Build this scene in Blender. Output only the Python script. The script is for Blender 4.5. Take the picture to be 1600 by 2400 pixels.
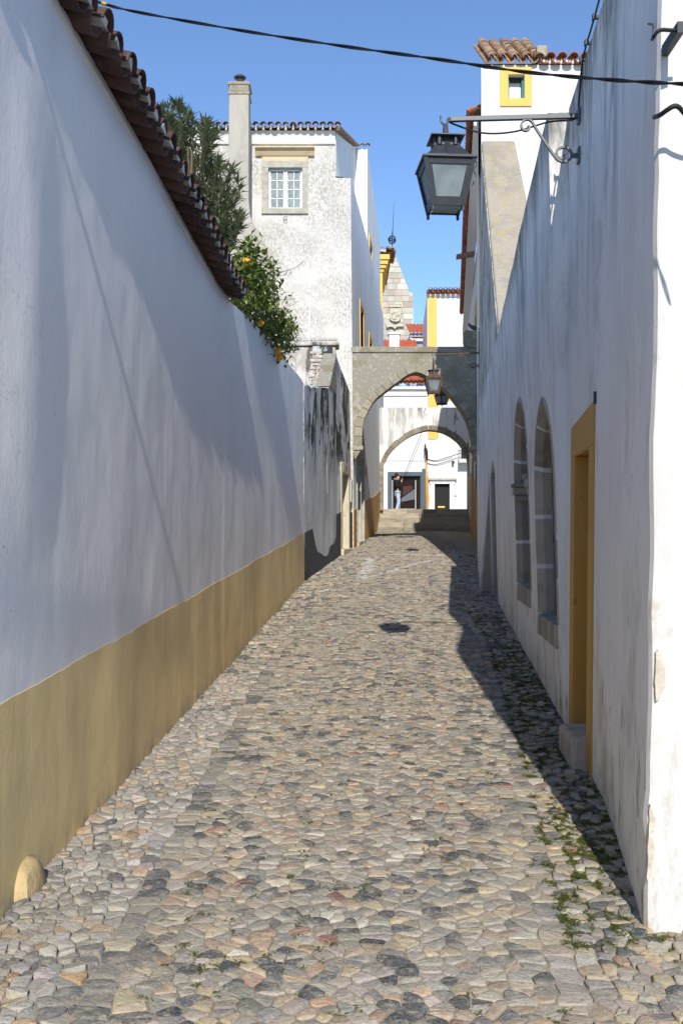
import bpy, bmesh, math, random
from mathutils import Vector, Matrix, noise
from mathutils.geometry import tessellate_polygon
random.seed(7)
R = random.Random(11)
for o in list(bpy.data.objects): bpy.data.objects.remove(o)
scn = bpy.context.scene
COL = scn.collection
# ------------------------------------------------------------------ camera
CH = 1.7; F = 2400.0; YH = 1275.0
cam = bpy.data.cameras.new('camera'); camo = bpy.data.objects.new('camera', cam); COL.objects.link(camo)
cam.sensor_fit = 'VERTICAL'; cam.sensor_height = 36; cam.lens = 36
cam.shift_y = (YH - 1200) / 2400.0
cam.clip_start = 0.05; cam.clip_end = 2000
camo.location = (0, 0, CH); camo.rotation_euler = (math.radians(90), 0, 0)
scn.camera = camo
# ------------------------------------------------------------------ light
SUN = Vector((-0.013, 1.0, -0.655)).normalized()
w = bpy.data.worlds.new('World'); scn.world = w; w.use_nodes = True
nt = w.node_tree; nt.nodes.clear()
sk = nt.nodes.new('ShaderNodeTexSky'); sk.sky_type = 'NISHITA'; sk.sun_disc = False
sk.sun_elevation = math.asin(-SUN.z); sk.sun_rotation = math.radians(180); sk.altitude = 1600
sk.air_density = 1.0; sk.dust_density = 0.0; sk.ozone_density = 5.0
bg = nt.nodes.new('ShaderNodeBackground'); bg.inputs[1].default_value = 0.135
wo = nt.nodes.new('ShaderNodeOutputWorld')
nt.links.new(sk.outputs[0], bg.inputs[0]); nt.links.new(bg.outputs[0], wo.inputs[0])
sl = bpy.data.lights.new('sun', 'SUN'); sl.energy = 3.4; sl.angle = math.radians(0.42); sl.color = (1.0, 0.95, 0.87)
so = bpy.data.objects.new('sun', sl); COL.objects.link(so)
so.rotation_euler = SUN.to_track_quat('-Z', 'Y').to_euler(); so.location = (0, -20, 30)
scn.view_settings.view_transform = 'Standard'; scn.view_settings.look = 'None'
scn.view_settings.exposure = 0.6; scn.view_settings.gamma = 1.0
try: scn.view_settings.use_curve_mapping = False
except Exception: pass

# ------------------------------------------------------------------ helpers
def P(x, y, d): return Vector(((x - 800) / F * d, d, CH + (YH - y) / F * d))
def XX(x, d): return (x - 800) / F * d
def ZZ(y, d): return CH + (YH - y) / F * d
def lerp(a, b, t): return a + (b - a) * t
def interp(tab, t):
    if t <= tab[0][0]:
        a, b = tab[0], tab[1]
    elif t >= tab[-1][0]:
        a, b = tab[-2], tab[-1]
    else:
        for a, b in zip(tab, tab[1:]):
            if a[0] <= t <= b[0]: break
    return a[1] + (b[1] - a[1]) * (t - a[0]) / (b[0] - a[0])
def clampi(tab, t): return interp(tab, min(max(t, tab[0][0]), tab[-1][0]))
def ground(d): return 0.06 * d

class MB:
    def __init__(s): s.v = []; s.f = []; s.c = None
    def add(s, vs, fs):
        n = len(s.v); s.v += [tuple(v) for v in vs]; s.f += [tuple(i + n for i in f) for f in fs]; return s
    def box(s, x0, x1, y0, y1, z0, z1):
        return s.add([(x0,y0,z0),(x1,y0,z0),(x1,y1,z0),(x0,y1,z0),(x0,y0,z1),(x1,y0,z1),(x1,y1,z1),(x0,y1,z1)],
              [(0,3,2,1),(4,5,6,7),(0,1,5,4),(1,2,6,5),(2,3,7,6),(3,0,4,7)])
    def hexa(s, p):  # 8 points, bottom 4 then top 4
        return s.add(p, [(0,3,2,1),(4,5,6,7),(0,1,5,4),(1,2,6,5),(2,3,7,6),(3,0,4,7)])
    def prism(s, poly, vec):
        n = len(poly); vec = Vector(vec)
        a = [Vector(p) for p in poly]; b = [p + vec for p in a]
        tri = tessellate_polygon([a])
        fs = [tuple(t) for t in tri] + [tuple(i + n for i in reversed(t)) for t in tri]
        fs += [(i, (i + 1) % n, n + (i + 1) % n, n + i) for i in range(n)]
        return s.add(a + b, fs)
    def tube(s, pts, r, n=8, cap=True):
        pts = [Vector(p) for p in pts]; m = len(pts); vs = []; fs = []
        up = Vector((0.13, 0.2, 0.97))
        for i, p in enumerate(pts):
            t = (pts[min(i + 1, m - 1)] - pts[max(i - 1, 0)]).normalized()
            a = t.cross(up)
            if a.length < 1e-3: a = t.cross(Vector((1, 0, 0)))
            a.normalize(); b = t.cross(a)
            rr = r[i] if isinstance(r, (list, tuple)) else r
            for k in range(n):
                q = 2 * math.pi * k / n
                vs.append(p + a * (math.cos(q) * rr) + b * (math.sin(q) * rr))
        for i in range(m - 1):
            for k in range(n):
                fs.append((i*n+k, i*n+(k+1)%n, (i+1)*n+(k+1)%n, (i+1)*n+k))
        if cap:
            fs.append(tuple(range(n - 1, -1, -1))); fs.append(tuple((m-1)*n + k for k in range(n)))
        return s.add(vs, fs)
    def ribbon(s, pts, nrm, wd, th):   # flat bar swept along pts; nrm = width direction
        pts = [Vector(p) for p in pts]; m = len(pts); nrm = Vector(nrm).normalized(); vs = []; fs = []
        for i, p in enumerate(pts):
            t = (pts[min(i+1, m-1)] - pts[max(i-1, 0)]).normalized()
            a = t.cross(nrm).normalized() * (th / 2); b = nrm * (wd / 2)
            vs += [p - a - b, p + a - b, p + a + b, p - a + b]
        for i in range(m - 1):
            for k in range(4): fs.append((i*4+k, i*4+(k+1)%4, (i+1)*4+(k+1)%4, (i+1)*4+k))
        fs += [(3,2,1,0), tuple((m-1)*4+k for k in range(4))]
        return s.add(vs, fs)
    def lathe(s, prof, c, n=16):
        vs = []; fs = []; c = Vector(c)
        for r, z in prof:
            for k in range(n):
                q = 2*math.pi*k/n; vs.append(c + Vector((r*math.cos(q), r*math.sin(q), z)))
        for i in range(len(prof) - 1):
            for k in range(n): fs.append((i*n+k, i*n+(k+1)%n, (i+1)*n+(k+1)%n, (i+1)*n+k))
        return s.add(vs, fs)
    def sphere(s, c, r, n=10, sq=(1,1,1)):
        prof = [(max(1e-4, math.sin(math.pi*i/n)), -math.cos(math.pi*i/n)) for i in range(n + 1)]
        b = len(s.v); s.lathe(prof, (0,0,0), n + 2)
        for i in range(b, len(s.v)):
            x, y, z = s.v[i]; s.v[i] = (c[0]+x*r*sq[0], c[1]+y*r*sq[1], c[2]+z*r*sq[2])
        return s
    def build(s, name, mt, parent=None, smooth=False, bevel=0):
        me = bpy.data.meshes.new(name); me.from_pydata(s.v, [], s.f); me.update()
        if s.c:
            at = me.color_attributes.new('Col', 'FLOAT_COLOR', 'POINT')
            fl = []
            for c in s.c: fl += [c[0], c[1], c[2], 1.0]
            at.data.foreach_set('color', fl)
        if mt: me.materials.append(M[mt])
        o = bpy.data.objects.new(name, me); COL.objects.link(o)
        bm = bmesh.new(); bm.from_mesh(me); bmesh.ops.recalc_face_normals(bm, faces=bm.faces); bm.to_mesh(me); bm.free()
        if smooth:
            me.polygons.foreach_set('use_smooth', [True] * len(me.polygons))
            if smooth == 2:
                try: me.set_sharp_from_angle(angle=math.radians(40))
                except Exception: pass
        if bevel:
            b = o.modifiers.new('bevel', 'BEVEL'); b.width = bevel; b.segments = 2; b.limit_method = 'ANGLE'
        adopt(o, parent)
        return o
def adopt(o, parent):
    if parent:
        o.parent = parent; o.matrix_parent_inverse = parent['_inv'] if False else Matrix.Translation(-Vector(ROOT[parent.name])) if parent.name in ROOT else Matrix.Identity(4)
ROOT = {}
def T(name, label, cat, loc, group=None):
    o = bpy.data.objects.new(name, None); COL.objects.link(o); o.empty_display_size = 0.2
    o.location = loc; ROOT[o.name] = tuple(loc)
    o['label'] = label; o['category'] = cat
    if group: o['group'] = group
    return o
def tag(o, label, cat, group=None):
    o['label'] = label; o['category'] = cat
    if group: o['group'] = group
    return o
def struct(o): o['kind'] = 'structure'; return o
def stuff(o): o['kind'] = 'stuff'; return o
def smoothpts(pts, k=6):
    pts = [Vector(p) for p in pts]; out = []
    for i in range(len(pts) - 1):
        p0 = pts[max(i-1, 0)]; p1 = pts[i]; p2 = pts[i+1]; p3 = pts[min(i+2, len(pts)-1)]
        for j in range(k):
            t = j / k
            out.append(0.5*((2*p1)+(p2-p0)*t+(2*p0-5*p1+4*p2-p3)*t*t+(3*p1-p0-3*p2+p3)*t**3))
    out.append(pts[-1]); return out
def face_holes(mb, outer, holes, fn, depth=None):
    """front face in (u,v) with holes, mapped by fn; reveals of the holes go along depth vector"""
    loops = [outer] + holes
    flat = [p for l in loops for p in l]
    tri = tessellate_polygon([[Vector((p[0], p[1], 0)) for p in l] for l in loops])
    vs = [fn(*p) for p in flat]; mb.add(vs, [tuple(t) for t in tri])
    if depth:
        dv = Vector(depth)
        for l in holes:
            a = [Vector(fn(*p)) for p in l]; n = len(a)
            mb.add(a + [p + dv for p in a], [(i, (i+1) % n, n + (i+1) % n, n + i) for i in range(n)])
    return mb

# ------------------------------------------------------------------ materials
M = {}
class NB:
    def __init__(s, name):
        m = bpy.data.materials.new(name); m.use_nodes = True; s.m = m; s.t = m.node_tree; s.t.nodes.clear()
        s.out = s.n('ShaderNodeOutputMaterial'); s.b = s.n('ShaderNodeBsdfPrincipled')
        s.l(s.b.outputs[0], s.out.inputs[0]); M[name] = m
        s.geo = s.n('ShaderNodeNewGeometry'); s.sep = None
    def n(s, t): return s.t.nodes.new(t)
    def l(s, a, b): s.t.links.new(a, b)
    def noise(s, sc, detail=4, rough=0.55, off=0, dist=0):
        vm = s.n('ShaderNodeVectorMath'); vm.operation = 'MULTIPLY_ADD'
        s.l(s.geo.outputs['Position'], vm.inputs[0])
        vm.inputs[1].default_value = sc if isinstance(sc, (tuple, list)) else (sc,)*3
        vm.inputs[2].default_value = (off, off*1.7, off*.6)
        nz = s.n('ShaderNodeTexNoise'); nz.inputs['Scale'].default_value = 1.0
        nz.inputs['Detail'].default_value = detail; nz.inputs['Roughness'].default_value = rough
        nz.inputs['Distortion'].default_value = dist
        s.l(vm.outputs[0], nz.inputs['Vector']); return nz.outputs[0]
    def ramp(s, v, lo, hi, a=0.0, b=1.0):
        r = s.n('ShaderNodeMapRange'); r.clamp = True; r.interpolation_type = 'SMOOTHSTEP'
        s.l(v, r.inputs[0]); r.inputs[1].default_value = lo; r.inputs[2].default_value = hi
        r.inputs[3].default_value = a; r.inputs[4].default_value = b; return r.outputs[0]
    def math(s, op, a, b):
        m = s.n('ShaderNodeMath'); m.operation = op
        for i, q in enumerate((a, b)):
            if isinstance(q, (int, float)): m.inputs[i].default_value = q
            else: s.l(q, m.inputs[i])
        return m.outputs[0]
    def axis(s, k):
        if not s.sep:
            s.sep = s.n('ShaderNodeSeparateXYZ'); s.l(s.geo.outputs['Position'], s.sep.inputs[0])
        if k == 'h': return s.math('SUBTRACT', s.sep.outputs[2], s.math('MULTIPLY', s.sep.outputs[1], 0.06))
        return s.sep.outputs['xyz'.index(k)]
    def mix(s, f, a, b, mode='MIX'):
        m = s.n('ShaderNodeMix'); m.data_type = 'RGBA'; m.blend_type = mode
        if isinstance(f, (int, float)): m.inputs[0].default_value = f
        else: s.l(f, m.inputs[0])
        for i, q in ((6, a), (7, b)):
            if isinstance(q, (tuple, list)): m.inputs[i].default_value = (*q[:3], 1)
            else: s.l(q, m.inputs[i])
        return m.outputs[2]
def surf(name, base, layers=(), rough=0.85, bumps=(), spec=0.25, metal=0.0, attr=False, var=0.0, varscale=3, ov=0.0):
    nb = NB(name); c = base
    if attr:
        a = nb.n('ShaderNodeAttribute'); a.attribute_name = 'Col'; c = a.outputs[0]
    if var:
        f = nb.noise(varscale, 5, .6, 3.3)
        lo = tuple(q*(1-var) for q in base); hi = tuple(min(.9, q*(1+var)) for q in base)
        c = nb.mix(nb.ramp(f, .3, .7), lo, hi)
    for i, L in enumerate(layers):
        nz_ = nb.noise(L['s'], L.get('d', 5), L.get('r', .6), L.get('o', i*5.3+1), L.get('w', 0))
        if L.get('crack'): f = nb.ramp(nb.math('ABSOLUTE', nb.math('SUBTRACT', nz_, .5), 0), 0, L['crack'], 1, 0)
        else: f = nb.ramp(nz_, L['lo'], L['hi'])
        for ax, a, b in L.get('m', ()):
            f = nb.math('MULTIPLY', f, nb.ramp(nb.axis(ax), min(a, b), max(a, b), 0 if a < b else 1, 1 if a < b else 0))
        if 's2' in L:
            f = nb.math('MULTIPLY', f, nb.ramp(nb.noise(L['s2'], 4, .6, 77+i), L.get('lo2', .45), L.get('hi2', .6)))
        f = nb.math('MULTIPLY', f, L.get('f', 1.0))
        c = nb.mix(f, c, L['c'], L.get('mode', 'MIX'))
    if ov:
        oi = nb.n('ShaderNodeObjectInfo'); f = nb.ramp(oi.outputs['Random'], 0, 1, 1-ov, 1+ov)
        cb = nb.n('ShaderNodeCombineColor'); [nb.l(f, cb.inputs[i]) for i in range(3)]
        c = nb.mix(1.0, c, cb.outputs[0], 'MULTIPLY')
    if isinstance(c, (tuple, list)): nb.b.inputs['Base Color'].default_value = (*c[:3], 1)
    else: nb.l(c, nb.b.inputs['Base Color'])
    nb.b.inputs['Roughness'].default_value = rough; nb.b.inputs['Metallic'].default_value = metal
    nb.b.inputs['Specular IOR Level'].default_value = spec
    prev = None
    for i, (sc, st, dist) in enumerate(bumps):
        bp = nb.n('ShaderNodeBump'); bp.inputs['Strength'].default_value = st; bp.inputs['Distance'].default_value = dist
        nb.l(nb.noise(sc, 4, .6, 31 + i*7), bp.inputs['Height'])
        if prev: nb.l(prev, bp.inputs['Normal'])
        prev = bp.outputs[0]
    if prev: nb.l(prev, nb.b.inputs['Normal'])
    return nb
W = (0.80, 0.80, 0.79)
surf('left_white', (0.86,0.82,0.79), [dict(c=(.42,.40,.38), s=(.8,1.0,.9), crack=.0022, d=10, r=.62, f=.7, s2=(.5,.5,.5), lo2=.5, hi2=.58), dict(c=(.76,.73,.71), s=(1.2,1.1,.8), lo=.45, hi=.70, f=.5), dict(c=(.66,.63,.60), s=(2,2.4,1.6), lo=.54, hi=.70, f=.4, d=10, r=.7), dict(c=(.50,.47,.43), s=(30,30,22), lo=.66, hi=.70, f=.5, d=4)],
     rough=.5, spec=.3, bumps=(((9,9,3),.5,.005),((45,45,30),.55,.0022),((140,140,140),.4,.0007)))
surf('ochre_dado', (.86,.63,.29), [dict(c=(.36,.25,.12), s=(1.0,1.2,1.1), crack=.0025, d=10, r=.62, f=.7, s2=(.6,.6,.6), lo2=.48, hi2=.56), dict(c=(.36,.29,.20), s=(6,6,4), lo=.40, hi=.62, f=.7, d=10, m=[('h',.16,.0)]), dict(c=(.74,.60,.40), s=(9,9,7), lo=.63, hi=.67, f=.6, d=10, r=.7), dict(c=(.64,.45,.21), s=(1.4,1.4,.8), lo=.42, hi=.68, f=.6), dict(c=(.64,.48,.26), s=(3,4,1.2), lo=.55, hi=.72, f=.4)],
     rough=.6, bumps=(((9,9,3),.5,.005),((45,45,30),.5,.002)))
surf('ochre_rock', (.46,.34,.17), var=.25, bumps=((14,.6,.02),(60,.4,.004)))
surf('right_white', (.83,.80,.765), [dict(c=(.28,.26,.23), s=(.9,.9,.7), crack=.0022, d=10, r=.62, f=.8, s2=(.6,.6,.5), lo2=.5, hi2=.58), 
     dict(c=(.66,.64,.61), s=(1.3,1.3,.6), lo=.42, hi=.68, f=.5),
     dict(c=(.54,.52,.49), s=(2.2,2.2,.7), lo=.52, hi=.70, f=.4, d=8, r=.7),
     dict(c=(.15,.14,.125), s=(2.0,2.2,.42), lo=.45, hi=.62, f=.85, d=14, r=.76, w=.8, m=[('z',2.6,4.4)], s2=(.7,.6,.35), lo2=.38, hi2=.55), dict(c=(.10,.095,.085), s=(5,5,1.2), lo=.35, hi=.6, f=.85, d=12, r=.75, m=[('z',4.15,4.7)]),
     dict(c=(.17,.155,.13), s=(22,24,4), lo=.63, hi=.67, f=.8, d=6, s2=(.9,.9,.6), lo2=.50, hi2=.60),
     dict(c=(.46,.40,.31), s=(2,2,1.1), lo=.50, hi=.64, f=.75, d=10, r=.7, m=[('h',1.7,.1)]), dict(c=(.55,.52,.47), s=(1.3,1.3,.8), lo=.54, hi=.62, f=.6, d=12, r=.72),
     dict(c=(.30,.27,.22), s=(7,7,3), lo=.60, hi=.64, f=.8, m=[('h',1.1,.2)])],
     bumps=(((5,5,3),.25,.012),((40,40,30),.35,.003)))
surf('right_front', (.60,.58,.55), [
     dict(c=(.44,.38,.30), s=(3.2,3.2,2.2), lo=.56, hi=.66, f=.8, d=8, r=.7),
     dict(c=(.50,.46,.40), s=(7,7,2.5), lo=.54, hi=.60, f=.8, d=8, r=.7, m=[('h',2.2,.3)]),
     dict(c=(.50,.42,.32), s=(9,9,6), lo=.55, hi=.62, f=.8, d=8, m=[('h',.42,.05)])],
     bumps=(((6,6,4),.3,.012),((50,50,50),.4,.003)))
surf('bare_render', (.56,.49,.39), var=.2, varscale=14, bumps=((60,.6,.006),))
surf('peeling_white', (.62,.605,.57), [dict(c=(.33,.30,.26), s=(.7,.7,1.2), crack=.003, d=12, r=.7, f=.8, s2=(.6,.6,.6), lo2=.42, hi2=.5), dict(c=(.47,.445,.40), s=(.9,.9,.9), lo=.44, hi=.66, f=.55, d=12, r=.7),
     dict(c=(.33,.305,.26), s=(20,20,13), lo=.49, hi=.53, f=.9, d=14, r=.85, s2=(.6,.6,.9), lo2=.36, hi2=.54),
     dict(c=(.33,.30,.25), s=(16,16,16), lo=.53, hi=.58, f=.8, d=10, r=.75, s2=(.8,.8,1.1), lo2=.45, hi2=.58),
     dict(c=(.55,.50,.43), s=(1.2,1.2,5), lo=.60, hi=.68, f=.55, d=8),
     dict(c=(.66,.62,.55), s=(.7,.7,.35), lo=.5, hi=.7, f=.5)],
     bumps=(((7,7,9),.35,.012),((40,40,40),.3,.004)))
surf('aged_white', (.78,.78,.76), [dict(c=(.45,.43,.40), s=(2.5,2.5,.4), lo=.5, hi=.7, f=.55), dict(c=(.32,.30,.27), s=(7,7,.9), lo=.62, hi=.68, f=.6, d=8)],
     bumps=(((8,8,4),.3,.01),))
surf('clean_white', (.68,.675,.66), [dict(c=(.7,.69,.66), s=(.8,.8,.5), lo=.5, hi=.7, f=.4)], bumps=((12,.15,.006),))
surf('grey_old_wall', (.50,.50,.49), [
     dict(c=(.66,.66,.65), s=(.9,.7,.5), lo=.42, hi=.6, f=.8),
     dict(c=(.30,.28,.25), s=(1.6,1.6,1.1), lo=.53, hi=.62, f=.7, d=12, r=.75),
     dict(c=(.028,.027,.025), s=(1.0,1.15,.75), lo=.485, hi=.54, f=.97, d=14, r=.74, w=.9, m=[('h',1.6,2.5)])],
     bumps=(((7,7,3),.4,.02),((45,45,45),.4,.005)))
surf('rough_grey', (.40,.37,.32), [dict(c=(.62,.60,.56), s=(3,3,2), lo=.5, hi=.6, f=.8, d=8), dict(c=(.06,.055,.05), s=(4,4,1), lo=.52, hi=.62, f=.85, d=8), dict(c=(.34,.20,.12), s=(2,2,2), lo=.6, hi=.7, f=.5)],
     bumps=(((14,14,14),.7,.02),))
surf('black_dado', (.055,.058,.064), [dict(c=(.16,.16,.16), s=(2,2,5), lo=.55, hi=.7, f=.6)], rough=.7, bumps=((20,.3,.006),))
surf('arch_grey', (.27,.25,.20), [
     dict(c=(.44,.41,.33), s=(14,14,14), lo=.52, hi=.66, f=.7, d=8),
     dict(c=(.20,.165,.10), s=(1.2,1.2,1.2), lo=.50, hi=.64, f=.7),
     dict(c=(.58,.56,.51), s=(1.3,1.3,1.0), lo=.56, hi=.70, f=.8, m=[('x',1.9,.3)]),
     dict(c=(.13,.12,.105), s=(2,2,.7), lo=.50, hi=.66, f=.7, m=[('x',2.2,3.2)])], bumps=((30,.6,.012),))
surf('arch_stone', (.32,.285,.215), ov=.12, layers=[dict(c=(.21,.19,.145), s=(4,4,4), lo=.48, hi=.62, f=.7), dict(c=(.42,.38,.30), s=(20,20,20), lo=.55, hi=.65, f=.6)], bumps=((25,.6,.012),))
surf('arch_white', (.70,.69,.66), [
     dict(c=(.36,.35,.33), s=(5,5,.9), lo=.48, hi=.60, f=.75, d=8),
     dict(c=(.13,.12,.11), s=(5,5,2.2), lo=.57, hi=.63, f=.85, d=8, m=[('x',3.2,4.1)]),
     dict(c=(.16,.15,.14), s=(7,7,1.5), lo=.54, hi=.62, f=.8, m=[('z',6.0,6.6)])], bumps=((12,.4,.012),))
surf('dark_stone', (.23,.20,.15), ov=.18, layers=[dict(c=(.40,.38,.33), s=(7,7,7), lo=.52, hi=.64, f=.6)], bumps=((18,.6,.012),))
surf('granite', (.37,.325,.265), ov=.20, layers=[dict(c=(.38,.36,.33), s=(90,90,90), lo=.5, hi=.62, f=.6), dict(c=(.22,.195,.16), s=(5,5,5), lo=.48, hi=.66, f=.6)], bumps=((45,.6,.008),(10,.5,.03)))
surf('mortar_white', (.66,.65,.62), var=.1, bumps=((30,.4,.008),))
surf('step_stone', (.33,.29,.22), ov=.22, layers=[dict(c=(.22,.20,.16), s=(3,3,9), lo=.48, hi=.62, f=.7), dict(c=(.44,.40,.32), s=(25,25,25), lo=.55, hi=.65, f=.5)], bumps=((20,.5,.01),))
surf('concrete_buttress', (.35,.30,.23), [dict(c=(.43,.38,.30), s=(30,30,30), lo=.5, hi=.62, f=.7), dict(c=(.25,.22,.17), s=(1.6,1.6,.9), lo=.48, hi=.62, f=.6, d=10, r=.7), dict(c=(.40,.32,.10), s=(5,5,5), lo=.58, hi=.68, f=.8, m=[('z',4.5,7)]), dict(c=(.24,.22,.19), s=(2,2,2), lo=.5, hi=.65, f=.5)], bumps=((40,.6,.012),))
surf('chimney_render', (.42,.39,.33), [dict(c=(.30,.28,.24), s=(3,3,.8), lo=.48, hi=.66, f=.55), dict(c=(.52,.49,.43), s=(2,2,1), lo=.55, hi=.68, f=.5)], bumps=((20,.35,.012),))
surf('yellow_paint', (.74,.47,.12), [dict(c=(.64,.39,.09), s=(4,4,1.5), lo=.5, hi=.7, f=.5)], rough=.7, bumps=((20,.2,.005),))
surf('door_yellow', (.50,.285,.07), [dict(c=(.30,.17,.06), s=(14,14,9), lo=.62, hi=.68, f=.7, d=8), dict(c=(.44,.24,.05), s=(5,5,1.2), lo=.5, hi=.7, f=.6)], rough=.6, bumps=((20,.25,.005),))
surf('orange_dado', (.55,.30,.085), [dict(c=(.70,.68,.62), s=(2.5,2.5,1.8), lo=.57, hi=.63, f=.9, d=8), dict(c=(.38,.19,.05), s=(4,4,1), lo=.5, hi=.68, f=.6)], bumps=((20,.3,.008),))
surf('sandstone', (.56,.50,.36), [dict(c=(.42,.37,.27), s=(5,5,3), lo=.48, hi=.66, f=.6)], bumps=((30,.3,.006),))
surf('window_stone', (.40,.38,.32), var=.15, varscale=6, bumps=((30,.35,.006),))
surf('window_cream', (.60,.49,.31), [dict(c=(.46,.37,.24), s=(5,5,8), lo=.5, hi=.66, f=.6)], bumps=((30,.3,.006),))
surf('church_stone', (.50,.46,.37), attr=True, layers=[dict(c=(.34,.32,.28), s=(3,3,3), lo=.52, hi=.68, f=.55)], bumps=((10,.5,.03),))
surf('carved_stone', (.50,.45,.35), var=.2, varscale=5, bumps=((10,.4,.03),))
surf('clay_tile', (.33,.12,.06), ov=.25, layers=[dict(c=(.24,.085,.045), s=(9,9,9), lo=.45, hi=.65, f=.7), dict(c=(.36,.32,.22), s=(14,14,14), lo=.58, hi=.68, f=.6)], rough=.8, bumps=((60,.4,.004),))
surf('old_tile', (.30,.165,.095), ov=.25, layers=[dict(c=(.36,.31,.20), s=(11,11,11), lo=.47, hi=.62, f=.8), dict(c=(.12,.075,.055), s=(6,6,6), lo=.52, hi=.66, f=.7), dict(c=(.38,.27,.07), s=(17,17,17), lo=.60, hi=.68, f=.7)], rough=.9, bumps=((50,.6,.006),))
surf('brown_tile', (.095,.055,.044), ov=.25, layers=[dict(c=(.22,.14,.105), s=(9,9,9), lo=.54, hi=.70, f=.6), dict(c=(.05,.03,.025), s=(5,5,5), lo=.5, hi=.66, f=.7)], rough=.9, bumps=((60,.5,.005),))
surf('bright_tile', (.50,.12,.055), [dict(c=(.36,.085,.045), s=(4,4,4), lo=.45, hi=.65, f=.7), dict(c=(.55,.24,.13), s=(9,9,9), lo=.58, hi=.68, f=.6)], rough=.8)
surf('lime_mortar', (.72,.71,.68), var=.1, bumps=((40,.4,.006),))
surf('brick_red', (.48,.40,.34), var=.3, varscale=8, bumps=((40,.5,.006),))
surf('sand_joint', (.33,.285,.22), [dict(c=(.22,.19,.15), s=(6,6,6), lo=.45, hi=.65, f=.7), dict(c=(.48,.44,.37), s=(120,120,120), lo=.55, hi=.65, f=.6)], rough=.95, bumps=((150,.7,.006),))
surf('cobble', (.3,.3,.3), attr=True, layers=[
     dict(c=(.50,.50,.49), s=(160,160,160), lo=.56, hi=.68, f=.45, d=3), dict(c=(.06,.06,.06), s=(90,140,90), lo=.55, hi=.66, f=.5, d=4),
     dict(c=(.42,.36,.275), s=(18,24,18), lo=.47, hi=.66, f=.72, d=10, r=.75), dict(c=(.34,.30,.24), s=(1.8,2.2,1.8), lo=.46, hi=.66, f=.5, d=8, r=.65)], rough=.85, spec=.25, bumps=(((60,95,60),.8,.010),((260,260,260),.5,.0022)))
surf('plaza_paving', (.34,.31,.27), var=.25, varscale=6)
surf('earth', (.26,.22,.17), var=.3, varscale=.5)
surf('iron_paint', (.030,.034,.040), [dict(c=(.055,.058,.062), s=(20,20,20), lo=.5, hi=.7, f=.6)], rough=.42, spec=.5)
surf('arm_paint', (.075,.085,.095), [dict(c=(.05,.055,.06), s=(20,20,20), lo=.5, hi=.7, f=.6)], rough=.45, spec=.5)
surf('rust_iron', (.085,.06,.05), [dict(c=(.17,.085,.05), s=(15,15,15), lo=.5, hi=.68, f=.7), dict(c=(.16,.14,.12), s=(22,22,22), lo=.55, hi=.66, f=.5)], rough=.8)
surf('cable_black', (.012,.012,.013), rough=.5)
surf('cable_yellow', (.55,.30,.03), rough=.6)
surf('leaf_oleander', (.125,.15,.07), [dict(c=(.23,.25,.13), s=(9,9,9), lo=.5, hi=.68, f=.8), dict(c=(.03,.05,.022), s=(6,6,6), lo=.5, hi=.66, f=.7)], rough=.45, spec=.4)
surf('leaf_citrus', (.15,.205,.035), [dict(c=(.29,.33,.06), s=(9,9,9), lo=.5, hi=.66, f=.8), dict(c=(.035,.06,.015), s=(6,6,6), lo=.48, hi=.64, f=.7)], rough=.4, spec=.45)
surf('leaf_dry', (.26,.15,.065), var=.3, varscale=30)
surf('stem', (.13,.10,.06), var=.2, varscale=20)
surf('orange_skin', (.78,.33,.02), rough=.5, bumps=((120,.3,.002),))
surf('moss', (.135,.155,.035), [dict(c=(.21,.225,.06), s=(20,20,20), lo=.48, hi=.64, f=.8), dict(c=(.12,.085,.03), s=(6,6,6), lo=.58, hi=.68, f=.7)], rough=.7)
surf('white_paint', (.82,.83,.84), rough=.5)
surf('curtain', (.62,.62,.60), [dict(c=(.40,.41,.42), s=(3,3,9), lo=.5, hi=.6, f=.6)])
surf('glass_dark', (.015,.016,.018), rough=.05, spec=.5)
surf('shop_glass', (.022,.014,.012), rough=.06, spec=.5)
surf('shop_print', (.13,.135,.15), rough=.4)
surf('shop_red', (.06,.018,.016), rough=.5)
surf('grey_blue_paint', (.085,.11,.13), rough=.6, var=.1)
surf('door_grey', (.36,.37,.38), rough=.6, var=.08)
surf('black_wood_and_shade', (.012,.011,.010), rough=.6)  # black door wood, also the painted shade behind the pointed windows
surf('dark_wood', (.03,.022,.016), rough=.7, var=.3, varscale=12)
surf('green_paint', (.02,.16,.13), rough=.5)
surf('brass', (.75,.5,.10), rough=.4)
surf('plastic_grey', (.05,.055,.06), rough=.5)
surf('pale_plastic', (.60,.60,.58), rough=.5)
surf('skin', (.52,.30,.21), rough=.55)
surf('hair', (.018,.012,.009), rough=.6)
surf('jacket', (.013,.013,.014), rough=.8, bumps=((60,.3,.004),))
surf('fur', (.30,.22,.14), var=.4, varscale=40, bumps=((80,.8,.01),))
surf('denim', (.44,.56,.72), var=.12, varscale=20)
surf('shoe', (.6,.6,.6), rough=.6)
surf('feather', (.08,.085,.10), rough=.7, var=.2, varscale=40)
surf('blue_wall', (.30,.36,.45), var=.08)
surf('paint_red', (.5,.06,.03), rough=.7)
surf('timber', (.24,.12,.075), var=.3, varscale=20)
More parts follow.
